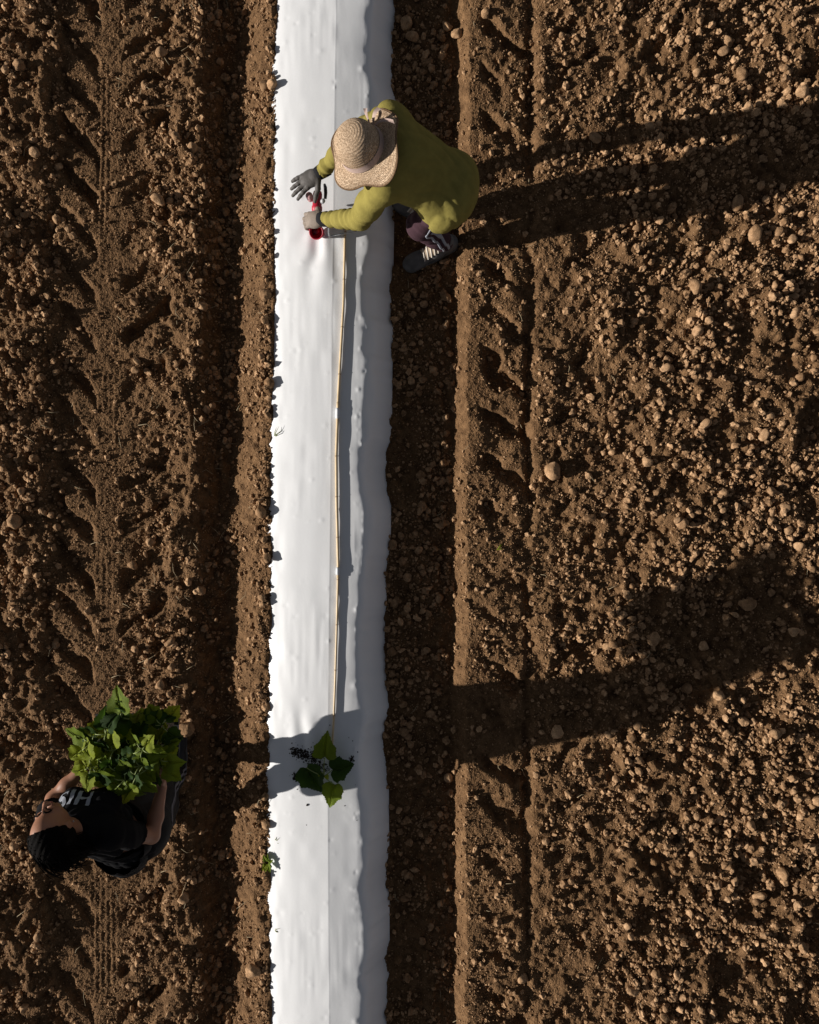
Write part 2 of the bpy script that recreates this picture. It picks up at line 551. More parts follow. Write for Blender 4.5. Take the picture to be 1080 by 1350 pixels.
Z += np.where(inner, rng.normal(0, 0.0020, Z.shape), 0)


def gz_at(x, y):
    i = np.clip(np.searchsorted(gx, x), 1, len(gx) - 1)
    j = np.clip(np.searchsorted(gy, y), 1, len(gy) - 1)
    return np.maximum(np.maximum(Z[i, j], Z[i - 1, j]), np.maximum(Z[i, j - 1], Z[i - 1, j - 1])) * .5 + \
        .125 * (Z[i, j] + Z[i - 1, j] + Z[i, j - 1] + Z[i - 1, j - 1])


nx, ny = len(gx), len(gy)
idx = np.arange(nx * ny).reshape(nx, ny)
Q = np.stack([idx[:-1, :-1], idx[1:, :-1], idx[1:, 1:], idx[:-1, 1:]], -1)
# the sheet is opened under the film, where nothing of it can be seen
UO = X * PX + 540 - row_offset(675 - Y * PX)
cell_u = UO[:-1, :-1]
keep = ~((cell_u > 378) & (UO[1:, 1:] < 488))
Q = Q[keep]
used = np.zeros(nx * ny, bool)
used[Q.ravel()] = True
remap = np.cumsum(used) - 1
P = np.stack([X, Y, Z], -1).reshape(-1, 3)[used]
ground = link('ground', mesh_np('ground', P, remap[Q]), M_SOIL)
tag(ground, 'brown tilled field soil with furrows and wheel tracks', None, None, 'structure')

# ------------------------------------------------------------------ white film over the raised bed
fy = axis(-3.7, 3.7, 0.010, 120)
fu = np.concatenate([np.linspace(346, 436, 40), np.array([438, 439.2, 439.9, 440.5, 441.5, 443]), np.linspace(445, 470, 12), np.linspace(471.5, 517, 32)])
FUg, FYg = np.meshgrid(fu, fy, indexing='ij')
FXg = (FUg + row_offset(675 - FYg * PX) - 540) / PX
FZg = film_z(FXg, FYg)
# small dents and pimples where clods push from below
nd = 260
du, dy = rng.uniform(372, 484, nd), rng.uniform(-3.7, 3.7, nd)
edge = rng.rand(nd) < .3
du[edge] = rng.uniform(473, 484, edge.sum())
for i in range(nd):
    r = rng.uniform(.005, .013) * (1.8 if rng.rand() < .12 else 1)
    a = rng.uniform(.0003, .0032) * (1.5 if edge[i] else 1)
    x0 = (du[i] + row_offset(675 - dy[i] * PX) - 540) / PX
    j0, j1 = np.searchsorted(fy, [dy[i] - r * 3, dy[i] + r * 3])
    dd = ((FXg[:, j0:j1] - x0) ** 2 + (FYg[:, j0:j1] - dy[i]) ** 2) / (r * r)
    FZg[:, j0:j1] += a * np.exp(-dd) * (1 if rng.rand() < .75 else -1)
n1, n2 = FXg.shape
fid = np.arange(n1 * n2).reshape(n1, n2)
FQ = np.stack([fid[:-1, :-1], fid[1:, :-1], fid[1:, 1:], fid[:-1, 1:]], -1).reshape(-1, 4)
film = link('plastic_film', mesh_np('plastic_film', np.stack([FXg, FYg, FZg], -1).reshape(-1, 3), FQ), M_FILM)
tag(film, 'long white plastic film stretched over the raised planting bed', 'plastic film')


def fz_at(x, y):
    u = x * PX + 540 - row_offset(675 - y * PX)
    i = np.clip(np.searchsorted(fu, u), 0, len(fu) - 1)
    j = np.clip(np.searchsorted(fy, y), 0, len(fy) - 1)
    return FZg[i, j]


# ------------------------------------------------------------------ soil clods
def ico(sub):
    import bmesh
    bm = bmesh.new()
    bmesh.ops.create_icosphere(bm, subdivisions=sub, radius=1.0)
    v = np.array([p.co[:] for p in bm.verts])
    f = np.array([[q.index for q in t.verts] for t in bm.faces])
    bm.free()
    return v, f


def rand_rot(n):
    q = rng.normal(size=(n, 4))
    q /= np.linalg.norm(q, axis=1)[:, None]
    w, x, y, z = q.T
    return np.stack([np.stack([1 - 2 * (y * y + z * z), 2 * (x * y - z * w), 2 * (x * z + y * w)], -1),
                     np.stack([2 * (x * y + z * w), 1 - 2 * (x * x + z * z), 2 * (y * z - x * w)], -1),
                     np.stack([2 * (x * z - y * w), 2 * (y * z + x * w), 1 - 2 * (x * x + y * y)], -1)], 1)


def scatter(n):
    """random soil positions weighted by zone; returns x, y, size factor"""
    x = rng.uniform(-3.6, 3.6, n)
    y = rng.uniform(-4.25, 4.25, n)
    v = 675 - y * PX
    u = x * PX + 540
    uo = u - row_offset(v) * np.where(u < 530, 1, .4)
    dn, sz = zone_weight(uo)
    clump = 0.55 + 0.75 * vnoise(x, y, 0.22, 61) + .4 * vnoise(x, y, .6, 62)
    k = (rng.rand(n) < dn * np.clip(clump, .12, 1.2)) & (sz > .05)
    return x[k], y[k], sz[k]


def clod_points(n, dmin, dmax, power, even=False):
    if even:
        x, y = rng.uniform(-3.1, 3.1, n), rng.uniform(-3.75, 3.75, n)
        gu = x * PX + 540 - row_offset(675 - y * PX)
        ok = ((gu < 359) | (gu > 513)) & (rng.rand(n) < np.clip(.65 + .6 * vnoise(x, y, .13, 66), .15, 1))
        x, y = x[ok], y[ok]
        sz = np.ones(len(x))
    else:
        x, y, sz = scatter(n)
    t = rng.rand(len(x))
    a = 1 - power
    d = (dmin ** a + t * (dmax ** a - dmin ** a)) ** (1 / a) * (0.5 + 0.5 * sz)
    z = gz_at(x, y) + d * rng.uniform(.10, .40, len(x))
    return np.stack([x, y, z], -1), d


pts_, dia_ = [], []
for args in ((109000, .008, .021, 1.9, False), (38000, .018, .054, 1.9, False), (104000, .0045, .0105, 1.5, True)):
    p_, d_ = clod_points(*args)
    pts_.append(p_)
    dia_.append(d_)
pts_, dia_ = np.concatenate(pts_), np.concatenate(dia_)
nP = len(pts_)
cm = bpy.data.meshes.new('soil_crumbs')
cm.vertices.add(nP)
cm.vertices.foreach_set('co', pts_.astype(np.float32).ravel())
at = cm.attributes.new('clod_scale', 'FLOAT_VECTOR', 'POINT')
at.data.foreach_set('vector', (rng.uniform(.62, 1.3, (nP, 3)) * (dia_ / 2)[:, None]).astype(np.float32).ravel())
at = cm.attributes.new('clod_turn', 'FLOAT_VECTOR', 'POINT')
at.data.foreach_set('vector', rng.uniform(0, 6.28, (nP, 3)).astype(np.float32).ravel())
at = cm.attributes.new('clod_kind', 'INT', 'POINT')
at.data.foreach_set('value', np.where(dia_ > .02, rng.randint(0, 6, nP), rng.randint(6, 10, nP)).astype(np.int32))
cm.materials.append(M_CRUMB)
crumbs = link('soil_crumbs', cm)
tag(crumbs, 'small loose brown soil crumbs and clods scattered over the field', 'soil', None, 'stuff')
ng = bpy.data.node_groups.new('crumb_scatter', 'GeometryNodeTree')
ng.interface.new_socket('Geometry', in_out='INPUT', socket_type='NodeSocketGeometry')
ng.interface.new_socket('Geometry', in_out='OUTPUT', socket_type='NodeSocketGeometry')
gn, gl = ng.nodes, ng.links
gi, go = gn.new('NodeGroupInput'), gn.new('NodeGroupOutput')
join = gn.new('GeometryNodeJoinGeometry')
shapes = []
for k in range(10):             # six broken lumps for the clods, four plainer ones for the crumbs
    ic = gn.new('GeometryNodeMeshIcoSphere')
    ic.inputs['Subdivisions'].default_value = 2 if k < 6 else 1
    pos = gn.new('GeometryNodeInputPosition')
    add = gn.new('ShaderNodeVectorMath')
    add.inputs[1].default_value = (k * 7.3, k * 3.1, k * 1.7)
    gl.new(pos.outputs[0], add.inputs[0])
    nz = gn.new('ShaderNodeTexNoise')
    nz.inputs['Scale'].default_value = 1.35
    nz.inputs['Detail'].default_value = 1.5
    gl.new(add.outputs[0], nz.inputs['Vector'])
    mr = gn.new('ShaderNodeMapRange')
    mr.inputs['From Min'].default_value = .3
    mr.inputs['From Max'].default_value = .7
    mr.inputs['To Min'].default_value = -.42
    mr.inputs['To Max'].default_value = .30
    gl.new(nz.outputs[0], mr.inputs['Value'])
    sc_ = gn.new('ShaderNodeVectorMath')
    sc_.operation = 'SCALE'
    gl.new(pos.outputs[0], sc_.inputs[0])
    gl.new(mr.outputs[0], sc_.inputs['Scale'])
    sp = gn.new('GeometryNodeSetPosition')
    gl.new(ic.outputs['Mesh'], sp.inputs['Geometry'])
    gl.new(sc_.outputs[0], sp.inputs['Offset'])
    sm_ = gn.new('GeometryNodeSetMaterial')
    sm_.inputs['Material'].default_value = M_CRUMB
    gl.new(sp.outputs[0], sm_.inputs['Geometry'])
    ss = gn.new('GeometryNodeSetShadeSmooth')
    ss.inputs['Shade Smooth'].default_value = False
    gl.new(sm_.outputs[0], ss.inputs['Geometry'])
    g2 = gn.new('GeometryNodeGeometryToInstance')
    gl.new(ss.outputs[0], g2.inputs[0])
    shapes.append(g2)
for g2 in reversed(shapes):
    gl.new(g2.outputs[0], join.inputs[0])
def named(nm, ty):
    q = gn.new('GeometryNodeInputNamedAttribute')
    q.data_type = ty
    q.inputs['Name'].default_value = nm
    return q.outputs['Attribute']
iop = gn.new('GeometryNodeInstanceOnPoints')
iop.inputs['Pick Instance'].default_value = True
gl.new(gi.outputs[0], iop.inputs['Points'])
gl.new(join.outputs[0], iop.inputs['Instance'])
gl.new(named('clod_kind', 'INT'), iop.inputs['Instance Index'])
e2r = gn.new('FunctionNodeEulerToRotation')
gl.new(named('clod_turn', 'FLOAT_VECTOR'), e2r.inputs[0])
gl.new(e2r.outputs[0], iop.inputs['Rotation'])
gl.new(named('clod_scale', 'FLOAT_VECTOR'), iop.inputs['Scale'])
gl.new(iop.outputs[0], go.inputs[0])
md = crumbs.modifiers.new('crumb_scatter', 'NODES')
md.node_group = ng

CLOD_ME = []
cv, cf = ico(3)
for k in range(9):
    r = np.random.RandomState(100 + k)
    v = cv.copy()
    for s in range(11):      # flat broken faces
        nrm = r.normal(size=3)
        nrm /= np.linalg.norm(nrm)
        lim = r.uniform(.55, .88)
        over = np.maximum(0, v @ nrm - lim)
        v -= over[:, None] * nrm * .85
    v *= (1 + .05 * np.sin(v @ r.normal(size=3) * 5 + r.rand() * 6) + .035 * np.sin(v @ r.normal(size=3) * 9 + 1))[:, None]
    v *= 1 + r.uniform(-.035, .035, (len(v), 1))
    v *= np.array([1, r.uniform(.75, 1), r.uniform(.7, .95)])
    me = mesh_np('soil_clod', v * .5, None, cf, smooth=True)
    me.materials.append(M_CLOD)
    CLOD_ME.append(me)

# clods one can point at: photo pixel, diameter in pixels, own label or None
NAMED = [
    (728, 620, 27, 'round clod alone in the right wheel track casting a long oval shadow'),
    (603, 38, 20, 'pale clod perched on the furrow edge above the worker in the straw hat'),
    (347, 674, 21, 'large clod at the film edge, casting the biggest shadow onto the white film'),
    (338, 1272, 26, 'large brown clod on the lit bank near the lower end of the film'),
    (23, 686, 24, 'rounded clod at the far left edge beside the tread prints'),
    (784, 182, 20, 'single tan clod above the long shadow of the bent worker'),
    (1052, 128, 22, 'big tan clod near the top right corner of the field'),
    (972, 105, 20, 'bright clod in the upper right rough soil'),
    (912, 382, 22, 'angular pale clod in the rough soil below the upper shadow'),
    (990, 312, 24, 'long oval clod just below the upper shadow'),
    (971, 270, 22, 'big rounded clod on the lower rim of the upper shadow'),
    (1022, 308, 17, 'hollow-looking oval clod near the right edge below the upper shadow'),
    (980, 795, 22, 'largest grey clod inside the broad lower shadow'),
    (733, 963, 21, 'oval clod inside the broad shadow near the wheel track'),
    (857, 840, 20, 'dark clod inside the broad shadow beyond the wheel track'),
    (775, 683, 18, 'clod above the broad shadow on the second tread line'),
    (690, 1290, 17, None), (1030, 1150, 20, None), (775, 1085, 16, None), (1000, 1180, 18, None),
    (247, 960, 26, 'large wedge-shaped clod beside the carried seedlings'),
    (215, 900, 15, None), (30, 92, 20, None), (75, 590, 16, None), (210, 265, 20, 'round clod at the right rim of the left tread prints'),
    (207, 290, 16, None), (352, 120, 20, None), (362, 122, 17, None), (352, 392, 19, None), (358, 508, 17, None), (215, 72, 17, None),
    (175, 745, 18, None), (197, 715, 16, None), (245, 1180, 20, None), (50, 205, 15, None), (915, 440, 18, None), (1045, 415, 18, None),
    (925, 560, 18, None), (1010, 550, 17, None), (850, 610, 18, None), (895, 690, 18, None), (1003, 575, 18, None), (840, 1000, 18, None),
    (1015, 965, 20, None), (945, 915, 17, None), (1060, 1250, 18, None), (1038, 830, 20, None), (925, 850, 18, None), (640, 20, 15, None),
    (535, 22, 22, 'big dark clod in the furrow at the top beside the white film'), (545, 40, 20, None), (590, 25, 17, None),
    (530, 155, 0, None),
]
ZONES = [        # right border in u, look, where, group
    (75, 'brown', 'along the left edge', 'clods left of the left wheel track'),
    (264, 'brown', 'in the left wheel track', 'clods in the left wheel track'),
    (312, 'dark', 'in the furrow left of film', 'clods in the furrow left of the film'),
    (372, 'brown', 'on the bank left of film', 'clods along the left film edge'),
    (602, 'dark', 'in the furrow right of film', 'clods in the furrow right of the film'),
    (800, 'tan', 'in the right wheel track', 'clods in the right wheel track'),
    (890, 'tan', 'just beyond the right wheel track', 'clods in the rough tilth on the right'),
    (985, 'tan', 'midway across the right-hand tilth', 'clods in the rough tilth on the right'),
    (9999, 'tan', 'along the right edge', 'clods in the rough tilth on the right'),
]
BANDS = [(75, 'by the top edge'), (150, 'just above the straw hat'), (235, 'level with the straw hat'), (320, 'level with the red tool'), (400, 'just below the red tool'), (480, 'above the upper pole splice'),
         (580, 'level with the upper pole splice'), (660, 'between the pole splices'), (760, 'just above the lower pole splice'), (840, 'below the lower pole splice'),
         (920, 'above the carried seedlings'), (1000, 'level with the carried seedlings'), (1080, 'level with the planted seedling'), (1160, 'just below the planted seedling'), (1250, 'above the bottom edge'), (9999, 'by the bottom edge')]
RANK = ['largest', 'second largest', 'third largest', 'fourth largest', 'fifth largest', 'sixth largest', 'seventh largest', 'eighth largest']
clods = []
for (px, py, d, lab) in NAMED:
    if d:
        p = W(px, py, 0)
        clods.append((p[0], p[1], d / PX * .95, lab))
xs, ys, szs = scatter(6000)
keep = szs > .62
xs, ys, szs = xs[keep], ys[keep], szs[keep]
for i in range(len(xs)):
    if len(clods) >= 300:
        break
    if abs(xs[i]) > 2.66 or abs(ys[i]) > 3.32:
        continue
    u = xs[i] * PX + 540
    if abs(u - 435) < 66 or (abs(xs[i] + 1.5) < .35 and abs(ys[i] + 1.6) < .55) or (0 < xs[i] < .35 and abs(ys[i] - 1.85) < .25):
        continue
    clods.append((xs[i], ys[i], rng.uniform(.044, .078) * (0.5 + .5 * szs[i]), None))
cells = {}
for x, y, d, lab in clods:
    u, v = x * PX + 540, 675 - y * PX
    zi = next(k for k, z_ in enumerate(ZONES) if u < z_[0])
    bi = next(k for k, b_ in enumerate(BANDS) if v < b_[0])
    cells.setdefault((zi, bi), []).append((d, x, y, lab))
i = 0
for (zi, bi), mem in sorted(cells.items()):
    mem.sort(reverse=True)
    for k, (d, x, y, lab) in enumerate(mem):
        o = link('soil_clod', CLOD_ME[i % 9], None)
        i += 1
        o.scale = (d * rng.uniform(.9, 1.12), d * rng.uniform(.9, 1.12), d * rng.uniform(.85, 1.05))
        o.rotation_euler = (rng.uniform(-.5, .5), rng.uniform(-.5, .5), rng.uniform(0, 6.28))
        o.location = (x, y, float(gz_at(np.array([x]), np.array([y]))[0]) + d * .27)
        _, look, where, grp = ZONES[zi]
        tag(o, lab or '%s%s clod %s, %s' % ('' if len(mem) == 1 else RANK[min(k, 7)] + ' ', look, where, BANDS[bi][1]), 'clod', grp)

# ------------------------------------------------------------------ sculpting field: smooth union of tapered limbs, meshed by surface nets
class Field:
    def __init__(s, lo, hi, h):
        s.h = h
        s.lo = np.asarray(lo, float)
        s.n = np.ceil((np.asarray(hi) - s.lo) / h).astype(int) + 1
        s.d = np.full(s.n, 0.4, np.float32)

    def grid(s, lo, hi):
        a = np.clip(np.floor((np.asarray(lo) - s.lo) / s.h).astype(int), 0, s.n)
        b = np.clip(np.ceil((np.asarray(hi) - s.lo) / s.h).astype(int) + 1, 0, s.n)
        sl = tuple(slice(a[i], b[i]) for i in range(3))
        ax = [(s.lo[i] + np.arange(a[i], b[i]) * s.h).astype(np.float32) for i in range(3)]
        return sl, ax[0][:, None, None], ax[1][None, :, None], ax[2][None, None, :]

    def blend(s, sl, d, k):
        o = s.d[sl]
        if k <= 0:
            s.d[sl] = np.minimum(o, d)
            return
        h = np.clip(.5 + .5 * (o - d) / k, 0, 1)
        s.d[sl] = o * (1 - h) + d * h - k * h * (1 - h)

    def cone(s, a, b, ra, rb, k=.02, rip=None, flat=None):
        a, b = np.asarray(a, float), np.asarray(b, float)
        m = max(ra, rb) + .06 + k
        sl, x, y, z = s.grid(np.minimum(a, b) - m, np.maximum(a, b) + m)
        q = [x - a[0], y - a[1], z - a[2]]
        ba = b - a
        if flat is not None:
            n, f = np.asarray(flat[0], float), flat[1]
            n = n / np.linalg.norm(n)
            dn = (q[0] * n[0] + q[1] * n[1] + q[2] * n[2]) * (f - 1)
            q = [q[i] + dn * n[i] for i in range(3)]
            ba = ba + n * (ba @ n) * (f - 1)
        L2 = ba @ ba
        t = np.clip((q[0] * ba[0] + q[1] * ba[1] + q[2] * ba[2]) / L2, 0, 1)
        d = np.sqrt((q[0] - ba[0] * t) ** 2 + (q[1] - ba[1] * t) ** 2 + (q[2] - ba[2] * t) ** 2)
        d = d - (ra + (rb - ra) * t)
        if rip is not None:
            am, fr, ph = rip
            w = np.sin(2 * np.pi * (fr * t + ph + .35 * np.sin(9 * x + 14 * y + 11 * z + 5 * ph)))
            d = d - am * (w * np.abs(w))
        s.blend(sl, d, k)
        return s

    def path(s, pts, radii, k=.02, rip=None, flat=None):
        for i in range(len(pts) - 1):
            s.cone(pts[i], pts[i + 1], radii[i], radii[i + 1], k, rip, flat)
        return s

    def ell(s, c, r, k=.02, axes=None):
        c, r = np.asarray(c, float), np.asarray(r, float)
        A = np.eye(3) if axes is None else np.asarray(axes, float)   # rows = axes
        m = r.max() + k + .03
        sl, x, y, z = s.grid(c - m, c + m)
        q = [x - c[0], y - c[1], z - c[2]]
        p = [(q[0] * A[i, 0] + q[1] * A[i, 1] + q[2] * A[i, 2]) / r[i] for i in range(3)]
        l = np.sqrt(p[0] ** 2 + p[1] ** 2 + p[2] ** 2)
        l2 = np.sqrt((p[0] / r[0]) ** 2 + (p[1] / r[1]) ** 2 + (p[2] / r[2]) ** 2) + 1e-6
        s.blend(sl, l * (l - 1) / l2, k)
        return s

    def carve(s, c, r, k=.01, axes=None):
        t = Field.__new__(Field)
        t.h, t.lo, t.n = s.h, s.lo, s.n
        t.d = np.full(s.n, 0.4, np.float32)
        t.ell(c, r, 0, axes)
        h = np.clip(.5 - .5 * (s.d + t.d) / k, 0, 1)
        s.d = s.d * (1 - h) + (-t.d) * h + k * h * (1 - h)
        return s

    def cut(s, p, n, box=None):
        """remove what lies on the side n points to"""
        n = np.asarray(n, float)
        n = n / np.linalg.norm(n)
        lo, hi = (s.lo, s.lo + s.n * s.h) if box is None else box
        sl, x, y, z = s.grid(lo, hi)
        d = (x - p[0]) * n[0] + (y - p[1]) * n[1] + (z - p[2]) * n[2]
        s.d[sl] = np.maximum(s.d[sl], d.astype(np.float32))
        return s

    def wrinkle(s, amp, wl, dirs, seed=0):
        r = np.random.RandomState(seed)
        sl, x, y, z = s.grid(s.lo, s.lo + s.n * s.h)
        for dv in dirs:
            dv = np.asarray(dv, float)
            dv /= np.linalg.norm(dv)
            o = r.normal(size=3)
            wv = r.normal(size=3)
            w = np.sin((x * dv[0] + y * dv[1] + z * dv[2]) * 2 * np.pi / wl + 1.6 * np.sin(x * o[0] * 9 + y * o[1] * 9 + z * o[2] * 9 + r.rand() * 6))
            g = .5 + .5 * np.sin(x * wv[0] * 7 + y * wv[1] * 7 + z * wv[2] * 7 + r.rand() * 6)
            s.d += (amp * g * (1 - np.abs(w)) ** 1.5).astype(np.float32)
        return s

    def smooth(s, r, grow=.006):
        t = np.clip(s.d, -.09, .09)
        for ax in range(3):
            a = np.zeros_like(t)
            for k in range(-r, r + 1):
                a += np.roll(t, k, ax)
            t = a / (2 * r + 1)
        s.d = t - grow
        return s

    def sample(s, p):
        g = (np.asarray(p) - s.lo) / s.h
        i = np.clip(np.floor(g).astype(int), 0, s.n - 2)
        f = np.clip(g - i, 0, 1)
        r = 0
        for a in (0, 1):
            for b in (0, 1):
                for c in (0, 1):
                    w = (f[:, 0] if a else 1 - f[:, 0]) * (f[:, 1] if b else 1 - f[:, 1]) * (f[:, 2] if c else 1 - f[:, 2])
                    r = r + w * s.d[i[:, 0] + a, i[:, 1] + b, i[:, 2] + c]
        return r

    def normal(s, p):
        e = s.h
        g = np.stack([s.sample(p + np.eye(3)[i] * e) - s.sample(p - np.eye(3)[i] * e) for i in range(3)], -1)
        return g / (np.linalg.norm(g, axis=1)[:, None] + 1e-9)

    def snap(s, p, off=0.0, it=8):
        p = np.array(p, float)
        for _ in range(it):
            p -= s.normal(p) * (s.sample(p) - off)[:, None] * .8
        return p

    def march(s, p, d, off=.0025, it=60):
        p = np.array(p, float)
        d = unit(d)
        for _ in range(it):
            p += d * np.clip(s.sample(p) - off, -.01, .02)[:, None] * .5
        return p

    def mesh(s):
        d = s.d
        ins = d < 0
        n = d.shape
        c = [m - 1 for m in n]
        cnt = np.zeros(c, np.int8)
        for a in (0, 1):
            for b in (0, 1):
                for e in (0, 1):
                    cnt += ins[a:a + c[0], b:b + c[1], e:e + c[2]]
        act = (cnt > 0) & (cnt < 8)
        ci = np.argwhere(act)
        vid = np.full(c, -1, np.int32)
        vid[act] = np.arange(len(ci))
        corners = np.array([[a, b, e] for a in (0, 1) for b in (0, 1) for e in (0, 1)])
        val = np.stack([d[ci[:, 0] + k[0], ci[:, 1] + k[1], ci[:, 2] + k[2]] for k in corners], 1)
        acc = np.zeros((len(ci), 3))
        num = np.zeros(len(ci))
        for i in range(8):
            for j in range(i + 1, 8):
                if np.abs(corners[i] - corners[j]).sum() != 1:
                    continue
                va_, vb_ = val[:, i], val[:, j]
                cr = (va_ < 0) != (vb_ < 0)
                t = np.where(cr, va_ / np.where(cr, va_ - vb_, 1), 0)
                acc += np.where(cr[:, None], corners[i] + (corners[j] - corners[i]) * t[:, None], 0)
                num += cr
        V = s.lo + (ci + acc / num[:, None]) * s.h
        quads = []
        for ax in range(3):
            o1, o2 = [(1, 2), (2, 0), (0, 1)][ax]
            s0 = [slice(None)] * 3
            s1 = [slice(None)] * 3
            s0[ax] = slice(0, -1)
            s1[ax] = slice(1, None)
            A, B = ins[tuple(s0)], ins[tuple(s1)]
            e = np.argwhere(A != B)
            e = e[(e[:, o1] > 0) & (e[:, o2] > 0) & (e[:, o1] < c[o1]) & (e[:, o2] < c[o2])]
            flip = ~A[e[:, 0], e[:, 1], e[:, 2]]
            q = []
            for (p, r) in ((1, 1), (0, 1), (0, 0), (1, 0)):
                k = e.copy()
                k[:, o1] -= p
                k[:, o2] -= r
                q.append(vid[k[:, 0], k[:, 1], k[:, 2]])
            q = np.stack(q, 1)
            q[flip] = q[flip][:, ::-1]
            quads.append(q)
        Qd = np.concatenate(quads)
        Qd = Qd[(Qd >= 0).all(1)]
        return V, Qd

    def obj(s, name, m, parent=None, base=(0, 0, 0), loc=(0, 0, 0)):
        v, q = s.mesh()
        return link(name, mesh_np(name, v - np.asarray(base), q), m, parent, loc)


def V3(*a):
    return np.array(a, float)


def unit(v):
    v = np.asarray(v, float)
    return v / np.linalg.norm(v)


def strip_on(field, pts, width, side, off=.0025, d=None, nr=3):
    """a narrow band laid along points on a sculpted surface"""
    pts = np.asarray(pts, float)
    t = np.gradient(pts, axis=0)
    rows = []
    for k in np.linspace(-.5, .5, nr):
        c = pts + np.asarray(side) * width * k
        c = field.snap(c, off) if d is None else field.march(c, d, off)
        sm = c.copy()
        sm[1:-1] = (c[:-2] + c[1:-1] * 2 + c[2:]) / 4
        rows.append(sm)
    top = np.stack(rows, 1)
    low = top - .005 * field.normal(top.reshape(-1, 3)).reshape(top.shape)
    n = len(pts)
    v = np.concatenate([top.reshape(-1, 3), low.reshape(-1, 3)])
    q = []
    for i in range(n - 1):
        for j in range(nr - 1):
            a = i * nr + j
            q.append((a, a + 1, a + nr + 1, a + nr))
            b = a + n * nr
            q.append((b, b + nr, b + nr + 1, b + 1))
        for j in (0, nr - 1):
            a, b = i * nr + j, i * nr + j + n * nr
            q.append((a, a + nr, b + nr, b) if j == 0 else (a + nr, a, b, b + nr))
    return v, q


def hand(field, wrist, fwd, nrm, thumb_side, curl, scale=1.0, spread=.10, k=.010):
    """palm and five fingers; nrm points out of the back of the hand"""
    f, n = unit(fwd), unit(nrm)
    n = unit(n - f * (n @ f))
    s = np.cross(f, n) * thumb_side
    palm = wrist + f * .05 * scale
    field.cone(wrist, wrist + f * .03 * scale, .026 * scale, .030 * scale, .015, flat=(n, 1.25))
    field.ell(palm + f * .004, V3(.050, .043, .019) * scale, .012, np.stack([f, s, n]))
    for i in range(4):
        off = (1.5 - i) * .0205 * scale
        ln = (.072, .081, .075, .058)[i] * scale
        root = wrist + f * (.088 - .004 * abs(i - 1)) * scale + s * off
        d = unit(f + s * (1.5 - i) * spread)
        p = [root - d * .02 * scale, root]
        a = 0
        dd = d
        for j, w in enumerate((.42, .32, .26)):
            a += curl * (0.55, 1.0, .8)[j]
            dd = unit(d * math.cos(a) - n * math.sin(a))
            p.append(p[-1] + dd * ln * w)
        field.path(p, [.0105 * scale, .0105 * scale, .0098 * scale, .0090 * scale, .0078 * scale], .006)
    d1 = unit(f * .55 + s * .85 - n * .25)
    p0 = wrist + f * .022 * scale + s * .022 * scale
    p1 = p0 + d1 * .042 * scale
    d2 = unit(d1 + f * .6 - n * .25 * (1 + curl))
    p2 = p1 + d2 * .034 * scale
    p3 = p2 + unit(d2 - n * .2 * (1 + curl)) * .026 * scale
    field.path([p0, p1, p2, p3], [.0155 * scale, .0125 * scale, .011 * scale, .009 * scale], .008)
    return palm


# ------------------------------------------------------------------ person bending over the film
LS, RS = W(501, 246, .88), W(510, 157, .90)
MS = (LS + RS) / 2 + V3(0, 0, .03)
HIP = W(590, 244, .645)
LH, RH = V3(.205, 1.765, .635), V3(.24, 1.935, .635)
LK, RK = V3(.065, 1.735, .40), V3(.02, 1.965, .40)
LA, RA = V3(.225, 1.765, -.01), V3(.135, 1.94, -.01)
LE, RE = W(474, 289, .53), V3(-.335, 2.17, .56)
LW, RW = W(429, 289, .285), W(424, 226, .345)
HEAD = W(482, 201, .965)
up_h = unit(V3(-.42, .06, .90))          # crown axis of the bowed head
face_f = unit(V3(-.72, -.05, -.66))
base1 = V3(.17, 1.85, -.10)

B = Field((-.75, 1.5, -.16), (.50, 2.45, 1.0), .0085)
B.cone(MS + V3(.05, -.02, -.03), HIP + V3(-.08, .03, -.02), .12, .105, .05, flat=((0, 0, 1), 1.25))
B.cone(LH, RH, .075, .080, .04)
B.cone(LS, RS, .06, .06, .05)
for S_, E_, W_ in ((LS, LE, LW), (RS, RE, RW)):
    B.path([S_, E_, W_], [.052, .040, .027], .02)
for H_, K_, A_ in ((LH, LK, LA), (RH, RK, RA)):
    B.path([H_, K_, (K_ * .55 + A_ * .45) + V3(.02, 0, 0), A_], [.068, .055, .052, .036], .02)
B.cone(LA, LA + V3(-.11, -.06, -.045), .030, .018, .02)
B.cone(RA, RA + V3(-.09, .04, -.045), .030, .018, .02)
NECK = MS + V3(-.03, .0, .0)
B.cone(NECK, HEAD, .058, .055, .03)
side_h = unit(np.cross(up_h, face_f))
fwd_h = unit(np.cross(side_h, up_h))
B.ell(HEAD, (.098, .076, .115), .02, np.stack([fwd_h, side_h, up_h]))
B.ell(HEAD + fwd_h * .05 - up_h * .06, (.055, .055, .065), .03, np.stack([fwd_h, side_h, up_h]))
B.ell(HEAD + fwd_h * .105 - up_h * .02, (.018, .014, .026), .012, np.stack([fwd_h, side_h, up_h]))
for sgn in (-1, 1):
    B.ell(HEAD + side_h * sgn * .077 - up_h * .015, (.02, .010, .032), .006, np.stack([fwd_h, side_h, up_h]))
    B.carve(HEAD + side_h * sgn * .034 + fwd_h * .100 + up_h * .005, (.016, .018, .012), .008, np.stack([fwd_h, side_h, up_h]))
B.ell(HEAD + fwd_h * .096 - up_h * .068, (.012, .024, .009), .006, np.stack([fwd_h, side_h, up_h]))
for W_, f_, n_, t_ in ((LW, unit(V3(-.9, -.05, -.35)), V3(-.3, 0, .95), -1), (RW, unit(V3(-.84, -.42, -.2)), V3(-.2, 0, 1), 1)):
    B.cone(W_, W_ + f_ * .08, .026, .020, .01)
worker = B.obj('person', M_SKIN, None, base1, base1)
tag(worker, 'person in straw hat and olive shirt bending over the white film with a red tool', 'person')

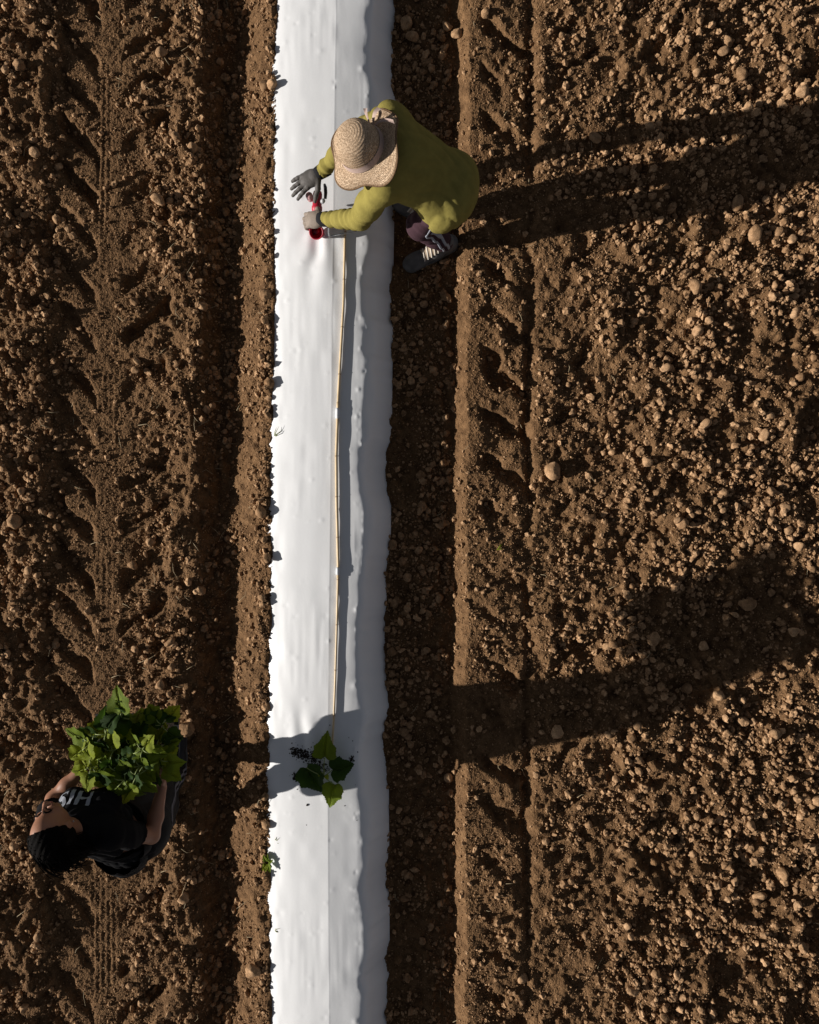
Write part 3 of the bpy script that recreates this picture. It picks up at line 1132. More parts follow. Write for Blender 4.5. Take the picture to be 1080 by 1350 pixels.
# olive shirt
Sh = Field((-.62, 1.45, .16), (.55, 2.48, 1.06), .0072)
ax_t = unit(HIP - MS)
lat = unit(RS - LS)
Sh.cone(MS + V3(.06, -.02, -.03), HIP + V3(-.02, .01, .0), .168, .150, .06, flat=((0, 0, 1), 1.15))
Sh.cone(LS + V3(.03, .02, -.01), RS + V3(.03, -.03, -.01), .090, .090, .07)
Sh.cone(RS + V3(.07, -.05, -.06), RH + V3(.01, .0, -.02), .10, .105, .06)
Sh.cone(LS + V3(.10, .05, -.06), LH + V3(.0, .02, .0), .09, .10, .06)
Sh.cone(LH + V3(.04, .01, -.02), RH + V3(.03, .0, -.01), .105, .115, .06)
Sh.cone(HIP + V3(.04, -.02, -.02), HIP + V3(.03, -.03, -.13), .135, .138, .05)      # hanging hem
Sh.cone(LH + V3(-.005, .01, -.03), LH + V3(-.035, -.02, -.14), .095, .088, .10)
Sh.cone(MS + V3(.1, -.02, -.09), HIP + V3(-.06, .0, -.10), .14, .14, .06)           # belly fabric
Sh.smooth(5)
Sh.wrinkle(.009, .15, [(.38, .92, .1)], 3)
Sh.wrinkle(.006, .21, [(.75, .6, .1)], 4)
Sh.wrinkle(.002, .11, [(.9, -.3, .3)], 8)
Sh.path([LS + V3(.02, .01, 0), (LS + LE) / 2 + V3(0, -.012, 0), LE], [.088, .072, .064], .035, rip=(.006, 2.2, .2))
Sh.path([LE, (LE + LW) / 2, LW], [.064, .052, .043], .02, rip=(.0055, 2.6, .4))
Sh.path([RS + V3(.02, 0, 0), (RS + RE) / 2, RE], [.088, .070, .062], .035, rip=(.006, 2.2, .6))
Sh.path([RE, (RE + RW) / 2, RW], [.062, .050, .044], .02, rip=(.006, 2.2, .1))
for E_, W_ in ((LE, LW), (RE, RW)):
    dd = unit(W_ - E_)
    c = W_ - dd * .005
    Sh.cut(c, dd, (c - .085, c + .085))
Sh.cut(HIP + V3(0, -.08, -.15), V3(-.1, .30, -1), (V3(-.02, 1.4, .2), V3(.6, 2.5, .75)))
shirt = Sh.obj('shirt', M_OLIVE, worker, base1)
shirt['label'] = 'loose olive green long-sleeved shirt'

# trousers
Tr = Field((-.10, 1.5, -.12), (.52, 2.15, .92), .0072)
Tr.cone(LH, RH, .088, .092, .05)
for H_, K_, A_, ph in ((LH, LK, LA, .1), (RH, RK, RA, .5)):
    mid = (K_ * .5 + A_ * .5) + V3(.025, 0, 0)
    Tr.path([H_, K_], [.070, .080], .03, rip=(.005, 3, ph))
    Tr.path([K_, mid, A_ + V3(0, 0, .035)], [.083, .076, .058], .03, rip=(.006, 2.2, ph + .3))
    c = A_ + V3(0, 0, .045)
    Tr.cut(c, (0, 0, -1), (c - V3(.12, .12, .1), c + V3(.12, .12, .08)))
Tr.wrinkle(.006, .10, [(.3, .2, 1), (.8, .3, .5)], 9)
trousers = Tr.obj('trousers', M_MAROON, worker, base1)
trousers['label'] = 'maroon track trousers with twin pale side stripes'
for dx in (-.018, .018):
    pts = []
    for t in np.linspace(0, 1, 26):
        c = LA + V3(.0, 0, .03) + (LK - LA) * t
        c = c + V3(.025 * math.sin(t * 3.14), 0, 0)
        pts.append(c + V3(.035 + dx, -.14, .0) + V3(.025 * t, 0, 0))
    for t in np.linspace(0.05, .8, 14):
        pts.append(LK + V3(.06 + dx, -.14, .03) + (LH - LK) * t)
    v, q = strip_on(Tr, pts, .015, V3(.96, .1, .1), .004, V3(-.15, 1, 0))
    link('stripe', mesh_np('stripe', v - base1, q), M_STRIPE, trousers)


def shoe(parent, base, ankle, toe, z0, g, m, tongue=True):
    f = unit(V3(toe[0] - ankle[0], toe[1] - ankle[1], 0))
    s = V3(-f[1], f[0], 0)
    n = V3(0, 0, 1)
    A = np.stack([f, s, n])
    h0 = V3(ankle[0], ankle[1], z0) - f * .045 * g
    L = .31 * g
    F_ = Field(np.minimum(h0, h0 + f * L) - .12, np.maximum(h0, h0 + f * L) + V3(.12, .12, .2), .0055)
    F_.cone(h0 + n * (.05 * g), h0 + f * (.10 * g) + n * (.048 * g), .043 * g, .045 * g, .02)
    F_.cone(h0 + f * (.09 * g) + n * (.046 * g), h0 + f * (.255 * g) + n * (.032 * g), .045 * g, .038 * g, .03, flat=(n, 1.25))
    F_.ell(h0 + f * (.22 * g) + n * (.03 * g), (.075 * g, .05 * g, .033 * g), .02, A)
    F_.cone(h0 + f * (.02 * g) + n * (.05 * g), h0 + f * (.035 * g) + n * (.115 * g), .044 * g, .043 * g, .02)
    F_.cut(h0 + n * (.012 * g), -n)
    sh_ = F_.obj('shoe', m, parent, base)
    S2 = Field(np.minimum(h0, h0 + f * L) - .12, np.maximum(h0, h0 + f * L) + V3(.12, .12, .1), .0055)
    S2.cone(h0 + n * (.02 * g) + f * (.0 * g), h0 + f * (.12 * g) + n * (.02 * g), .047 * g, .046 * g, .02)
    S2.cone(h0 + n * (.02 * g) + f * (.1 * g), h0 + f * (.245 * g) + n * (.02 * g), .048 * g, .050 * g, .02)
    S2.cut(h0 + n * (.026 * g), n)
    S2.cut(h0 + n * (.000 * g), -n)
    S2.obj('sole', M_SOLE, sh_, base)
    if tongue:
        pts = [h0 + f * t * g + n * .15 for t in np.linspace(.075, .175, 10)]
        v, q = strip_on(F_, pts, .066 * g, s, .003, -n, 9)
        link('tongue', mesh_np('tongue', v - base, q), M_TONGUE, sh_)
        for i in range(5):
            t = (.085 + i * .021) * g
            pts = [h0 + f * (t + .010 * g * (w / .036)) + s * w * g + n * .15 for w in np.linspace(-.036, .036, 9)]
            v, q = strip_on(F_, pts, .0085, f, .007, -n)
            link('lace', mesh_np('lace', v - base, q), M_LACE, sh_)
    return sh_


shoe(worker, base1, LA, W(536, 352, -.08), -.090, 1.18, M_SHOE)
shoe(worker, base1, RA, W(540, 277, -.08), -.090, 1.12, M_SHOE)

# gloves
Gr = Field(RW - V3(.34, .26, .19), RW + V3(.09, .12, .11), .0036)
fr = unit(V3(-.86, -.46, -.16))
hand(Gr, RW + fr * .012, fr, V3(-.25, -.1, 1), -1, .17, 1.30, .13)
g = Gr.obj('glove', M_GLOVE_A, worker, base1)
g['label'] = 'open dark grey work glove, fingers spread'
v, q, t = tube_np([RW - fr * .045, RW - fr * .02, RW + fr * .02, RW + fr * .04], [.046, .045, .041, .038], 24)
link('cuff', mesh_np('cuff', v - base1, q, t), M_CUFF, g)
Gl = Field(LW - V3(.26, .17, .17), LW + V3(.09, .12, .11), .0036)
fl = unit(V3(-.93, .10, -.33))
hand(Gl, LW + fl * .012, fl, V3(-.3, 0, 1), 1, .78, 1.22, .05)
Gl.ell(LW + fl * .065, (.060, .052, .034), .015, np.stack([fl, unit(np.cross(V3(0, 0, 1), fl)), unit(np.cross(fl, np.cross(V3(0, 0, 1), fl)))]))
g = Gl.obj('glove', M_GLOVE_B, worker, base1)
g['label'] = 'brown-grey work glove closed around the red tool'
v, q, t = tube_np([LW - fl * .035, LW - fl * .015, LW + fl * .02, LW + fl * .045], [.045, .046, .044, .040], 24)
link('cuff', mesh_np('cuff', v - base1, q, t), M_CUFF, g)

# straw hat
hc = HEAD + up_h * .035 + V3(.0, 0, 0)
hx = unit(V3(1, 0, 0) - up_h * up_h[0])       # towards the back of the neck
hy = np.cross(up_h, hx)
NA = 120
prof = [(0.0, .160), (.025, .159), (.055, .153), (.080, .141), (.099, .122), (.111, .097), (.117, .068), (.120, .038), (.122, .014), (.125, .002),
        (.134, -.003), (.146, -.004), (.158, -.004), (.172, -.005), (.186, -.006), (.197, -.008), (.204, -.011)]
hv, huv = [], []
acc = 0
for i, (r, z) in enumerate(prof):
    if i:
        acc += math.hypot(r - prof[i - 1][0], z - prof[i - 1][1])
    for j in range(NA + 1):
        a = 2 * math.pi * j / NA
        w = max(0, (r - .125) / .079)
        box_ = 1 + w * (.105 * math.cos(4 * (a - .785)) + .03 * math.cos(2 * a + .4) + .07 * math.cos(a) + .012 * math.sin(5 * a))
        zz = z + w * w * (-.030 * math.cos(2 * (a - 1.45)) - .012 + .012 * math.sin(3 * a + 1.0) + .006 * math.sin(7 * a))
        if w > 0:   # brim lifted and folded behind the far shoulder
            zz += .055 * w * w * math.exp(-((a - 1.05) / .28) ** 2)
        p = hc + hx * (r * box_ * math.cos(a)) + hy * (r * box_ * math.sin(a)) + up_h * zz
        hv.append(p)
        huv.append((a / (2 * math.pi) * 1.0 * (1 if r > .05 else 1), acc * 1.9))
n0 = len(hv)
for i in range(n0):       # underside
    hv.append(hv[i] - up_h * .005)
    huv.append(huv[i])
hq = []
m1 = NA + 1
for i in range(len(prof) - 1):
    for j in range(NA):
        a, b, c, d = i * m1 + j, i * m1 + j + 1, (i + 1) * m1 + j + 1, (i + 1) * m1 + j
        hq.append((a, d, c, b))
        hq.append((a + n0, b + n0, c + n0, d + n0))
i = len(prof) - 1
for j in range(NA):
    a, b = i * m1 + j, i * m1 + j + 1
    hq.append((a, a + n0, b + n0, b))
hat = link('hat', mesh_np('hat', np.array(hv) - base1, hq, None, True, huv), M_HAT, worker)
hat['label'] = 'woven straw hat with a wide boxy brim'
rim = [hv[i * m1 + j] - up_h * .0025 for j in range(NA + 1)]
v, q, t = tube_np(rim, .0055, 6, False)
link('brim_edge', mesh_np('brim_edge', v - base1, q), M_HAT, hat)
bv_, bq_ = [], []
for j in range(NA + 1):
    a = 2 * math.pi * j / NA
    for (r, z) in ((.1300, .005), (.1265, .018), (.1230, .038)):
        bv_.append(hc + hx * r * math.cos(a) + hy * r * math.sin(a) + up_h * z)
for j in range(NA):
    for k in range(2):
        a = j * 3 + k
        bq_.append((a, a + 3, a + 4, a + 1))
band = link('hat_band', mesh_np('hat_band', np.array(bv_) - base1, bq_), M_BAND, hat)
# ribbon tails tied at the far side
for (a0, r1, a1, wd, lift) in ((.95, .205, .92, .030, .030), (.85, .215, .35, .026, .016), (1.15, .19, 1.35, .024, .030)):
    rows = []
    for t in np.linspace(0, 1, 10):
        a = a0 + (a1 - a0) * t
        r = .128 + (r1 - .128) * t
        c = hc + hx * r * math.cos(a) + hy * r * math.sin(a) + up_h * (.020 + lift * math.sin(t * 2.6) + .010 * t)
        tn = unit(-hx * math.sin(a) + hy * math.cos(a))
        w = wd * (.45 + .6 * t)
        rows += [c - tn * w * .5, c + up_h * .006 * math.sin(6 * t), c + tn * w * .5]
    rows = np.array(rows)
    qq = []
    for k in range(9):
        for j in range(2):
            a = k * 3 + j
            qq.append((a, a + 1, a + 4, a + 3))
    link('ribbon_tail', mesh_np('ribbon_tail', rows - base1, qq), M_BAND, hat)

# ------------------------------------------------------------------ red hand tool on the film
t0 = W(418, 308, .17)
tb = V3(t0[0], t0[1], .12)
tool = link('hand_tool', None, None, None, tb)
tag(tool, 'red hand tool with black handle and thin steel rod standing on the white film', 'tool')


def lathe_np(prof, c, ax, seg=28, arc=(0, 2 * math.pi)):
    ax = unit(ax)
    u = unit(np.cross(ax, V3(.3, .2, .9)))
    w = np.cross(ax, u)
    full = abs(arc[1] - arc[0] - 2 * math.pi) < 1e-6
    n = seg if full else seg + 1
    v, q = [], []
    for (r, h) in prof:
        for j in range(n):
            a = arc[0] + (arc[1] - arc[0]) * j / seg
            v.append(np.asarray(c) + ax * h + (u * math.cos(a) + w * math.sin(a)) * r)
    for i in range(len(prof) - 1):
        for j in range(seg):
            k = (j + 1) % n
            q.append((i * n + j, i * n + k, (i + 1) * n + k, (i + 1) * n + j))
    return np.array(v), q, []


cup = W(418, 306, .19)
v, q, t = lathe_np([(.008, -.05), (.034, -.048), (.041, -.03), (.043, .012), (.046, .018), (.046, .026), (.040, .026), (.036, .0), (.026, -.022), (.0, -.024)], cup, (-.12, -.35, .93))
link('cup', mesh_np('cup', v - tb, q), M_RED, tool)
v, q, t = lathe_np([(.0, .0), (.018, .0), (.022, .01), (.022, .018), (.012, .026), (0, .027)], cup + V3(-.006, .012, -.022), (-.12, -.35, .93), 20)
link('hub', mesh_np('hub', v - tb, q), M_DKRED, tool)
bodyA, bodyB = W(417, 300, .21), W(419, 250, .25)
v, q, t = lathe_np([(.0, 0), (.026, 0), (.030, .012), (.030, .10), (.033, .104), (.033, .125), (.029, .13), (.029, .20), (.024, .215), (0, .217)], bodyA, bodyB - bodyA, 24)
link('tool_body', mesh_np('tool_body', v - tb, q), M_RED, tool)
v, q, t = lathe_np([(.0, 0), (.020, 0), (.022, .01), (.022, .04), (.016, .05), (0, .051)], W(410, 263, .25), (-.2, .3, 1), 20)
link('trigger_housing', mesh_np('trigger_housing', v - tb, q), M_PINK, tool)
v, q, t = lathe_np([(.0, 0), (.012, 0), (.014, .006), (.014, .03), (.009, .036), (0, .037)], W(425, 266, .275), (.3, -.2, 1), 16)
link('cap', mesh_np('cap', v - tb, q), M_STEEL, tool)
ha = [W(429, 262, .235), W(429.5, 254, .24), W(429, 247, .24), W(428, 243, .235)]
link('handle', (lambda a: mesh_np('handle', a[0] - tb, a[1], a[2]))(tube_np(ha, [.009, .011, .011, .008], 12)), M_DARKP, tool)
v, q, t = box_np(W(434, 306, .19), (.010, .056, .075), None, .85)
link('blade', mesh_np('blade', v - tb, q, None, False), M_STEEL, tool)
v, q, t = tube_np([W(436, 311, .185), W(452, 308, .178), W(470, 305, .172)], .004, 8)
link('rod', mesh_np('rod', v - tb, q, t), M_STEEL, tool)

# ------------------------------------------------------------------ bamboo pole lying on the film
PATH = [(457, 285), (455, 310), (453, 400), (449, 470), (446, 525), (445, 560), (443.5, 600), (444, 660), (446, 745), (445.5, 770), (444, 830), (442, 900), (440, 950), (437, 1003)]
py_ = np.array([p[1] for p in PATH], float)
px_ = np.array([p[0] for p in PATH], float)


def pole_pt(v):
    u = np.interp(v, py_, px_)
    p = W(u, v, .14)
    z = float(fz_at(p[0], p[1]))
    return np.array([p[0], p[1], z])


pole = link('bamboo_pole', None, None, None, pole_pt(650))
tag(pole, 'long thin bamboo pole spliced with pale tape lying along the white film', 'pole')
pb = pole_pt(650)
for (v0, v1, r0, r1, lift) in ((285, 556, .0075, .0085, 0), (530, 762, .0095, .0088, .001), (744, 1003, .0075, .006, 0)):
    vs = np.linspace(v0, v1, 40)
    rr = np.linspace(r0, r1, 40)
    pts = [pole_pt(a) + V3(0, 0, b + .001 + lift + .003 * math.sin((a - v0) / (v1 - v0) * 3.14)) for a, b in zip(vs, rr)]
    pts = np.array(pts)
    pts[:, 2] = np.convolve(np.pad(pts[:, 2], 4, mode='edge'), np.ones(9) / 9, 'valid')
    can = tube_obj('cane', pts, rr, M_BAMBOO, pole, pb, 10)
    nn = 40 // 4
    for k in range(3, 39, 9):
        tube_obj('cane_node', pts[k:k + 2] * np.array([[1], [1]]) if False else [pts[k] - (pts[k + 1] - pts[k]) * .12, pts[k], pts[k] + (pts[k + 1] - pts[k]) * .12], [rr[k] * 1.02, rr[k] * 1.15, rr[k] * 1.02], M_NODE, can, pb, 10)
for v0, v1 in ((538, 552), (748, 758)):
    pts = [pole_pt(a) + V3(-.002, 0, .012) for a in np.linspace(v0, v1, 5)]
    tube_obj('tape', pts, [.0108, .0122, .0118, .0122, .0108], M_TAPE, pole, pb, 12)


# ------------------------------------------------------------------ leaves and seedlings
def leaf_mesh(seed, teeth=9, cup=.25, droop=.35):
    """lobed, toothed leaf of unit length; stalk end at the origin, tip towards +y"""
    r = np.random.RandomState(seed)
    ctrl_t = np.array([0, .10, .25, .36, .46, .57, .68, .80, .90, 1.0])       # along the margin, base -> tip
    ctrl = np.array([[0, .02], [.17, -.10], [.40, .0], [.52, .16], [.43, .30], [.47, .48], [.30, .60], [.22, .76], [.09, .88], [0, 1.0]])
    N = 34
    t = np.linspace(0, 1, N)
    xx = np.interp(t, ctrl_t, ctrl[:, 0])
    yy = np.interp(t, ctrl_t, ctrl[:, 1])
    tooth = (np.mod(t * teeth * 1.7, 1.0) - .5) * .045
    tooth[[0, -1]] = 0
    out = []
    for sgn in (1, -1):
        k = 1 + r.uniform(-.06, .06)
        out.append(np.stack([sgn * (xx * k + tooth * (t > .06)), yy + tooth * .5], -1))
    ring = np.concatenate([out[0], out[1][::-1][1:-1]])
    n = len(ring)
    mid = np.stack([np.zeros(n), np.clip(ring[:, 1] * .86 + .06, .03, .95)], -1)
    rows = [ring, ring * .68 + mid * .32, ring * .36 + mid * .64, ring * .06 + mid * .94]
    v = np.concatenate(rows)
    x, y = v[:, 0], v[:, 1]
    ph = r.uniform(0, 6.28)
    z = cup * np.abs(x) ** 1.3 - droop * y ** 2 * .6 - .10 * np.abs(x) * y
    z += .030 * np.sin(11 * y + 7 * np.abs(x) + ph) * np.minimum(1, np.abs(x) * 5) + .018 * np.sin(17 * x + ph)
    z -= .03 * np.exp(-(np.abs(x) / .03) ** 2)
    V = np.stack([x, y, z], -1)
    q = []
    for i in range(3):
        for j in range(n):
            k = (j + 1) % n
            q.append((i * n + j, i * n + k, (i + 1) * n + k, (i + 1) * n + j))
    q.append(None)
    q.pop()
    # close the rib: join left and right of the innermost row
    half = N
    for j in range(half - 1):
        a, b = 3 * n + j, 3 * n + j + 1
        c, d = 3 * n + (n - j) % n, 3 * n + (n - j - 1) % n
        if len({a, b, c, d}) == 4:
            q.append((a, c, d, b))
    return mesh_np('leaf', V, q)


LEAF_ME = []
for k in range(9):
    me = leaf_mesh(200 + k, 8 + k % 3, (.10, .30, .45)[k % 3], (.15, .45, .8)[(k // 2) % 3])
    me.materials.append(LEAF[k % 3])
    LEAF_ME.append(me)


def put_leaf(parent, base, root, direction, normal, size, me, width=1.0):
    y = unit(direction)
    n = np.asarray(normal, float)
    n = unit(n - y * (n @ y))
    x = np.cross(y, n)
    o = link('leaf', me, None, parent)
    M = Matrix(((x[0] * size * width, y[0] * size, n[0] * size, root[0] - base[0]),
                (x[1] * size * width, y[1] * size, n[1] * size, root[1] - base[1]),
                (x[2] * size * width, y[2] * size, n[2] * size, root[2] - base[2]), (0, 0, 0, 1)))
    o.matrix_local = M
    return o


def stalk(name, parent, base, a, b, r0, r1, sag=0.0, n=7):
    t = np.linspace(0, 1, n)[:, None]
    pts = np.asarray(a) * (1 - t) + np.asarray(b) * t
    pts[:, 2] += sag * np.sin(t[:, 0] * math.pi)
    return tube_obj(name, pts, np.linspace(r0, r1, n), M_STEM, parent, base, 6)


# seedling planted in the film
hole = W(428, 1014, .11)
pl0 = V3(hole[0], hole[1], float(fz_at(hole[0], hole[1])) - .01)
plant = link('seedling', None, None, None, pl0)
tag(plant, 'young leafy seedling planted through the white film at the end of the bamboo pole', 'seedling')
top = pl0 + V3(.005, -.01, .095)
stalk('stem', plant, pl0, pl0, top, .0055, .0045)
for (rx, ry, rz, tx, ty, tz, w, mk) in ((428, 999, .20, 428, 970, .225, 1.05, 4), (438, 1015, .19, 466, 1010, .205, 1.2, 8), (404, 1012, .185, 423, 1049, .20, .95, 8), (441, 1034, .205, 434, 1066, .215, .95, 7)):
    a, b = W(rx, ry, rz), W(tx, ty, tz)
    L = np.linalg.norm(b - a)
    stalk('leaf_stalk', plant, pl0, top, a, .0032, .0026, .012)
    put_leaf(plant, pl0, a, b - a, V3(-.15, 0, 1), L * 1.0, LEAF_ME[mk], w)
for (px, py, z, nx_) in ((430, 1022, .215, .4), (424, 1018, .20, -.4)):
    put_leaf(plant, pl0, W(px, py, z), V3(nx_, -.4, .5), V3(0, .3, 1), .035, LEAF_ME[0], .8)
# damp dirt spilled round the hole
parts = []
bv1, bf1 = ico(1)
for k in range(620):
    r_ = rng.rand()
    if r_ < .62:
        t = rng.rand()
        px, py = 384 + 36 * t + rng.normal(0, 2.5), 990 + 12 * t + rng.normal(0, 3.2 + 1.5 * t)
    elif r_ < .75:
        px, py = rng.normal(390, 2.5), rng.normal(1024, 2.5)
    elif r_ < .85:
        px, py = rng.normal(464, 2.2), rng.normal(1001, 2)
    elif r_ < .97:
        px, py = rng.normal(425, 6), rng.normal(1012, 6)
    else:
        px, py = rng.uniform(385, 480), rng.uniform(955, 1090)
    p = W(px, py, .12)
    d = rng.uniform(.003, .009) * (1.5 if rng.rand() < .12 else 1)
    v = bv1 * (1 + rng.uniform(-.25, .25, (12, 1))) * d * .5 * np.array([1.2, 1.2, .6])
    parts.append((v + V3(p[0], p[1], float(fz_at(p[0], p[1])) + d * .15), [], bf1))
v, q, t = merge(parts)
dirt = link('dirt', mesh_np('dirt', v, None, t, False), M_DIRT)
tag(dirt, 'dark damp dirt crumbs spilled on the white film beside the seedling', 'dirt', None, 'stuff')

# ------------------------------------------------------------------ person carrying seedlings
hipC = V3(-1.49, -1.70, .93)
chest = V3(-1.575, -1.53, 1.22)
neckB = V3(-1.60, -1.50, 1.37)
head2 = V3(-1.615, -1.435, 1.525)
lS, rS = V3(-1.722, -1.51, 1.325), V3(-1.425, -1.545, 1.31)
lE, rE = V3(-1.825, -1.47, 1.07), V3(-1.325, -1.665, 1.06)
lW, rW = V3(-1.665, -1.305, 1.045), V3(-1.285, -1.43, 1.03)
lH, rH = V3(-1.575, -1.72, .88), V3(-1.405, -1.70, .88)
lK, rK = V3(-1.58, -1.74, .47), V3(-1.465, -1.625, .48)
lA, rA = V3(-1.575, -1.985, .11), V3(-1.505, -1.665, .07)
base2 = V3(-1.5, -1.75, 0)
up2, fw2 = unit(V3(.02, .04, 1)), unit(V3(-.36, .93, -.04))
sd2 = unit(np.cross(fw2, up2))      # her right
fw2 = unit(np.cross(up2, sd2))
AX = np.stack([fw2, sd2, up2])

P2 = Field((-1.95, -2.12, -.02), (-1.18, -1.18, 1.70), .0056)
P2.path([hipC, V3(-1.52, -1.64, 1.06), chest], [.125, .112, .125], .05, flat=((0, 1, .3), 1.15))
P2.cone(lS, rS, .052, .052, .05)
P2.cone(lH, rH, .10, .10, .04)
for H_, K_, A_ in ((lH, lK, lA), (rH, rK, rA)):
    P2.path([H_, K_, K_ * .6 + A_ * .4 + V3(0, -.015, 0), A_], [.085, .055, .050, .035], .02)
    P2.cone(A_, A_ + V3(0, .10, -.035), .026, .016, .02)
for S_, E_, W_ in ((lS, lE, lW), (rS, rE, rW)):
    P2.path([S_, S_ * .5 + E_ * .5, E_, E_ * .6 + W_ * .4, W_], [.050, .045, .038, .038, .025], .02)
P2.cone(neckB, head2 - up2 * .05, .054, .050, .03)
P2.ell(head2 + up2 * .025 - fw2 * .012, (.092, .074, .090), .02, AX)                 # skull
P2.ell(head2 + fw2 * .030 - up2 * .035, (.062, .060, .082), .03, AX)                 # face
P2.ell(head2 + fw2 * .070 - up2 * .098, (.022, .024, .020), .022, AX)                # chin
P2.cone(head2 + fw2 * .090 + up2 * .012, head2 + fw2 * .116 - up2 * .030, .0075, .0125, .012)   # nose
for sg in (-1, 1):
    P2.ell(head2 + fw2 * .108 - up2 * .034 + sd2 * sg * .013, (.009, .008, .008), .008, AX)
    P2.carve(head2 + fw2 * .100 + up2 * .006 + sd2 * sg * .032, (.020, .019, .011), .012, AX)
    P2.ell(head2 + fw2 * .076 + up2 * .006 + sd2 * sg * .032, (.012, .015, .009), .004, AX)  # closed-down lids
    P2.ell(head2 - fw2 * .008 - up2 * .012 + sd2 * sg * .076, (.020, .009, .031), .006, AX)  # ears
    P2.ell(head2 + fw2 * .060 - up2 * .030 + sd2 * sg * .040, (.028, .022, .025), .02, AX)   # cheeks
P2.ell(head2 + fw2 * .098 - up2 * .060, (.010, .022, .0055), .005, AX)
P2.ell(head2 + fw2 * .096 - up2 * .072, (.010, .019, .006), .005, AX)
hand(P2, lW, unit(V3(.45, .75, -.25)), V3(-.7, .3, -.5), 1, .5, .92, .04)
hand(P2, rW, unit(V3(-.02, .95, -.15)), V3(.8, 0, -.5), -1, .5, .92, .04)
carrier = P2.obj('person', M_SKIN, None, base2, base2)
tag(carrier, 'person in black T-shirt with dark hair carrying a tray of green seedlings', 'person')


def on_face(f, s, u, off=.0015):
    p = head2 + fw2 * f + sd2 * s + up2 * u
    return P2.snap(p[None], off)[0]


for sg in (-1, 1):
    pts = [on_face(.11, sg * (.018 + .030 * t), .004 - .003 * math.sin(3.1 * t) * 2, .001) for t in np.linspace(0, 1, 7)]
    tube_obj('eyelash', pts, .0022, M_EYE, carrier, base2, 5)
    pts = [on_face(.11, sg * (.014 + .040 * t), .026 + .006 * math.sin(2.6 * t), .001) for t in np.linspace(0, 1, 8)]
    tube_obj('eyebrow', pts, [.002, .0036, .0042, .0042, .004, .0034, .0028, .0015], M_HAIR, carrier, base2, 5)
pts = [on_face(.12, .022 * t, -.062 - .003 * t * t, .001) for t in np.linspace(-1, 1, 9)]
tube_obj('upper_lip', pts, [.001, .003, .004, .0042, .004, .0042, .004, .003, .001], M_LIP, carrier, base2, 6)
pts = [on_face(.12, .019 * t, -.073 + .003 * t * t, .001) for t in np.linspace(-1, 1, 9)]
tube_obj('lower_lip', pts, [.001, .003, .0045, .005, .0052, .005, .0045, .003, .001], M_LIP, carrier, base2, 6)
er = head2 - fw2 * .008 - up2 * .046 + sd2 * .080
v, q, t = tube_np([er, er - up2 * .004], [.0035, .0035], 8)
link('earring', mesh_np('earring', v - base2, q, t), M_STEEL, carrier)

# T-shirt
T2 = Field((-1.92, -1.98, .80), (-1.20, -1.22, 1.50), .0062)
T2.path([hipC + V3(0, -.01, .0), V3(-1.52, -1.635, 1.06), chest], [.160, .148, .150], .06, flat=((0, 1, .3), 1.12))
T2.cone(lS + V3(.02, 0, -.01), rS + V3(-.02, 0, -.01), .068, .074, .05)
T2.cone(neckB - V3(0, .0, .06), neckB + V3(0, .005, -.005), .085, .066, .04)
for sg in (-1, 1):
    T2.ell(chest + V3(.075 * sg, .105, -.015), (.075, .065, .075), .05)
T2.ell(hipC + V3(0, -.07, .03), (.15, .10, .11), .06)
T2.wrinkle(.009, .10, [(.5, .7, .6), (.9, .1, .5), (.2, -.5, .8)], 5)
for S_, E_ in ((lS, lE), (rS, rE)):
    T2.path([S_, S_ + (E_ - S_) * .62], [.070, .066], .03, rip=(.005, 2, .3))
    c = S_ + (E_ - S_) * .60
    T2.cut(c, E_ - S_, (c - .11, c + .11))
T2.cut(neckB + V3(0, .02, -.002), V3(0, .25, 1), (neckB - .11, neckB + .11))
T2.cut(hipC - V3(0, 0, .10), (0, 0, -1))
tee = T2.obj('t_shirt', M_BLACK, carrier, base2)
tee['label'] = 'black T-shirt with pale lettering on the chest'

# lettering across the chest
fc = bpy.data.curves.new('lettering', 'FONT')
fc.body = 'HIS'
fc.size = .112
fc.align_x = 'CENTER'
fc.offset = .0035
fc.space_character = 1.12
fc.resolution_u = 4
fo = bpy.data.objects.new('lettering_source', fc)
COL.objects.link(fo)
dg = bpy.context.evaluated_depsgraph_get()
tm = bpy.data.meshes.new_from_object(fo.evaluated_get(dg))
bpy.data.objects.remove(fo)
import bmesh
bm = bmesh.new()
bm.from_mesh(tm)
for _ in range(3):
    lo = [e for e in bm.edges if e.calc_length() > .012]
    if lo:
        bmesh.ops.subdivide_edges(bm, edges=lo, cuts=1)
bmesh.ops.triangulate(bm, faces=bm.faces[:])
tv = np.array([p.co[:] for p in bm.verts])
tf = np.array([[p.index for p in f.verts] for f in bm.faces])
bm.free()
org = chest + V3(-.055, .17, .010)
tw = org + V3(-1, 0, 0) * tv[:, :1] + V3(0, -.35, .93) * tv[:, 1:2] + V3(0, .10, .04)
for _ in range(60):
    tw += V3(0, -.93, -.35) * np.clip(T2.sample(tw) - .003, -.01, .02)[:, None] * .5
let = link('lettering', mesh_np('lettering', tw - base2, None, tf), M_PRINT, tee)

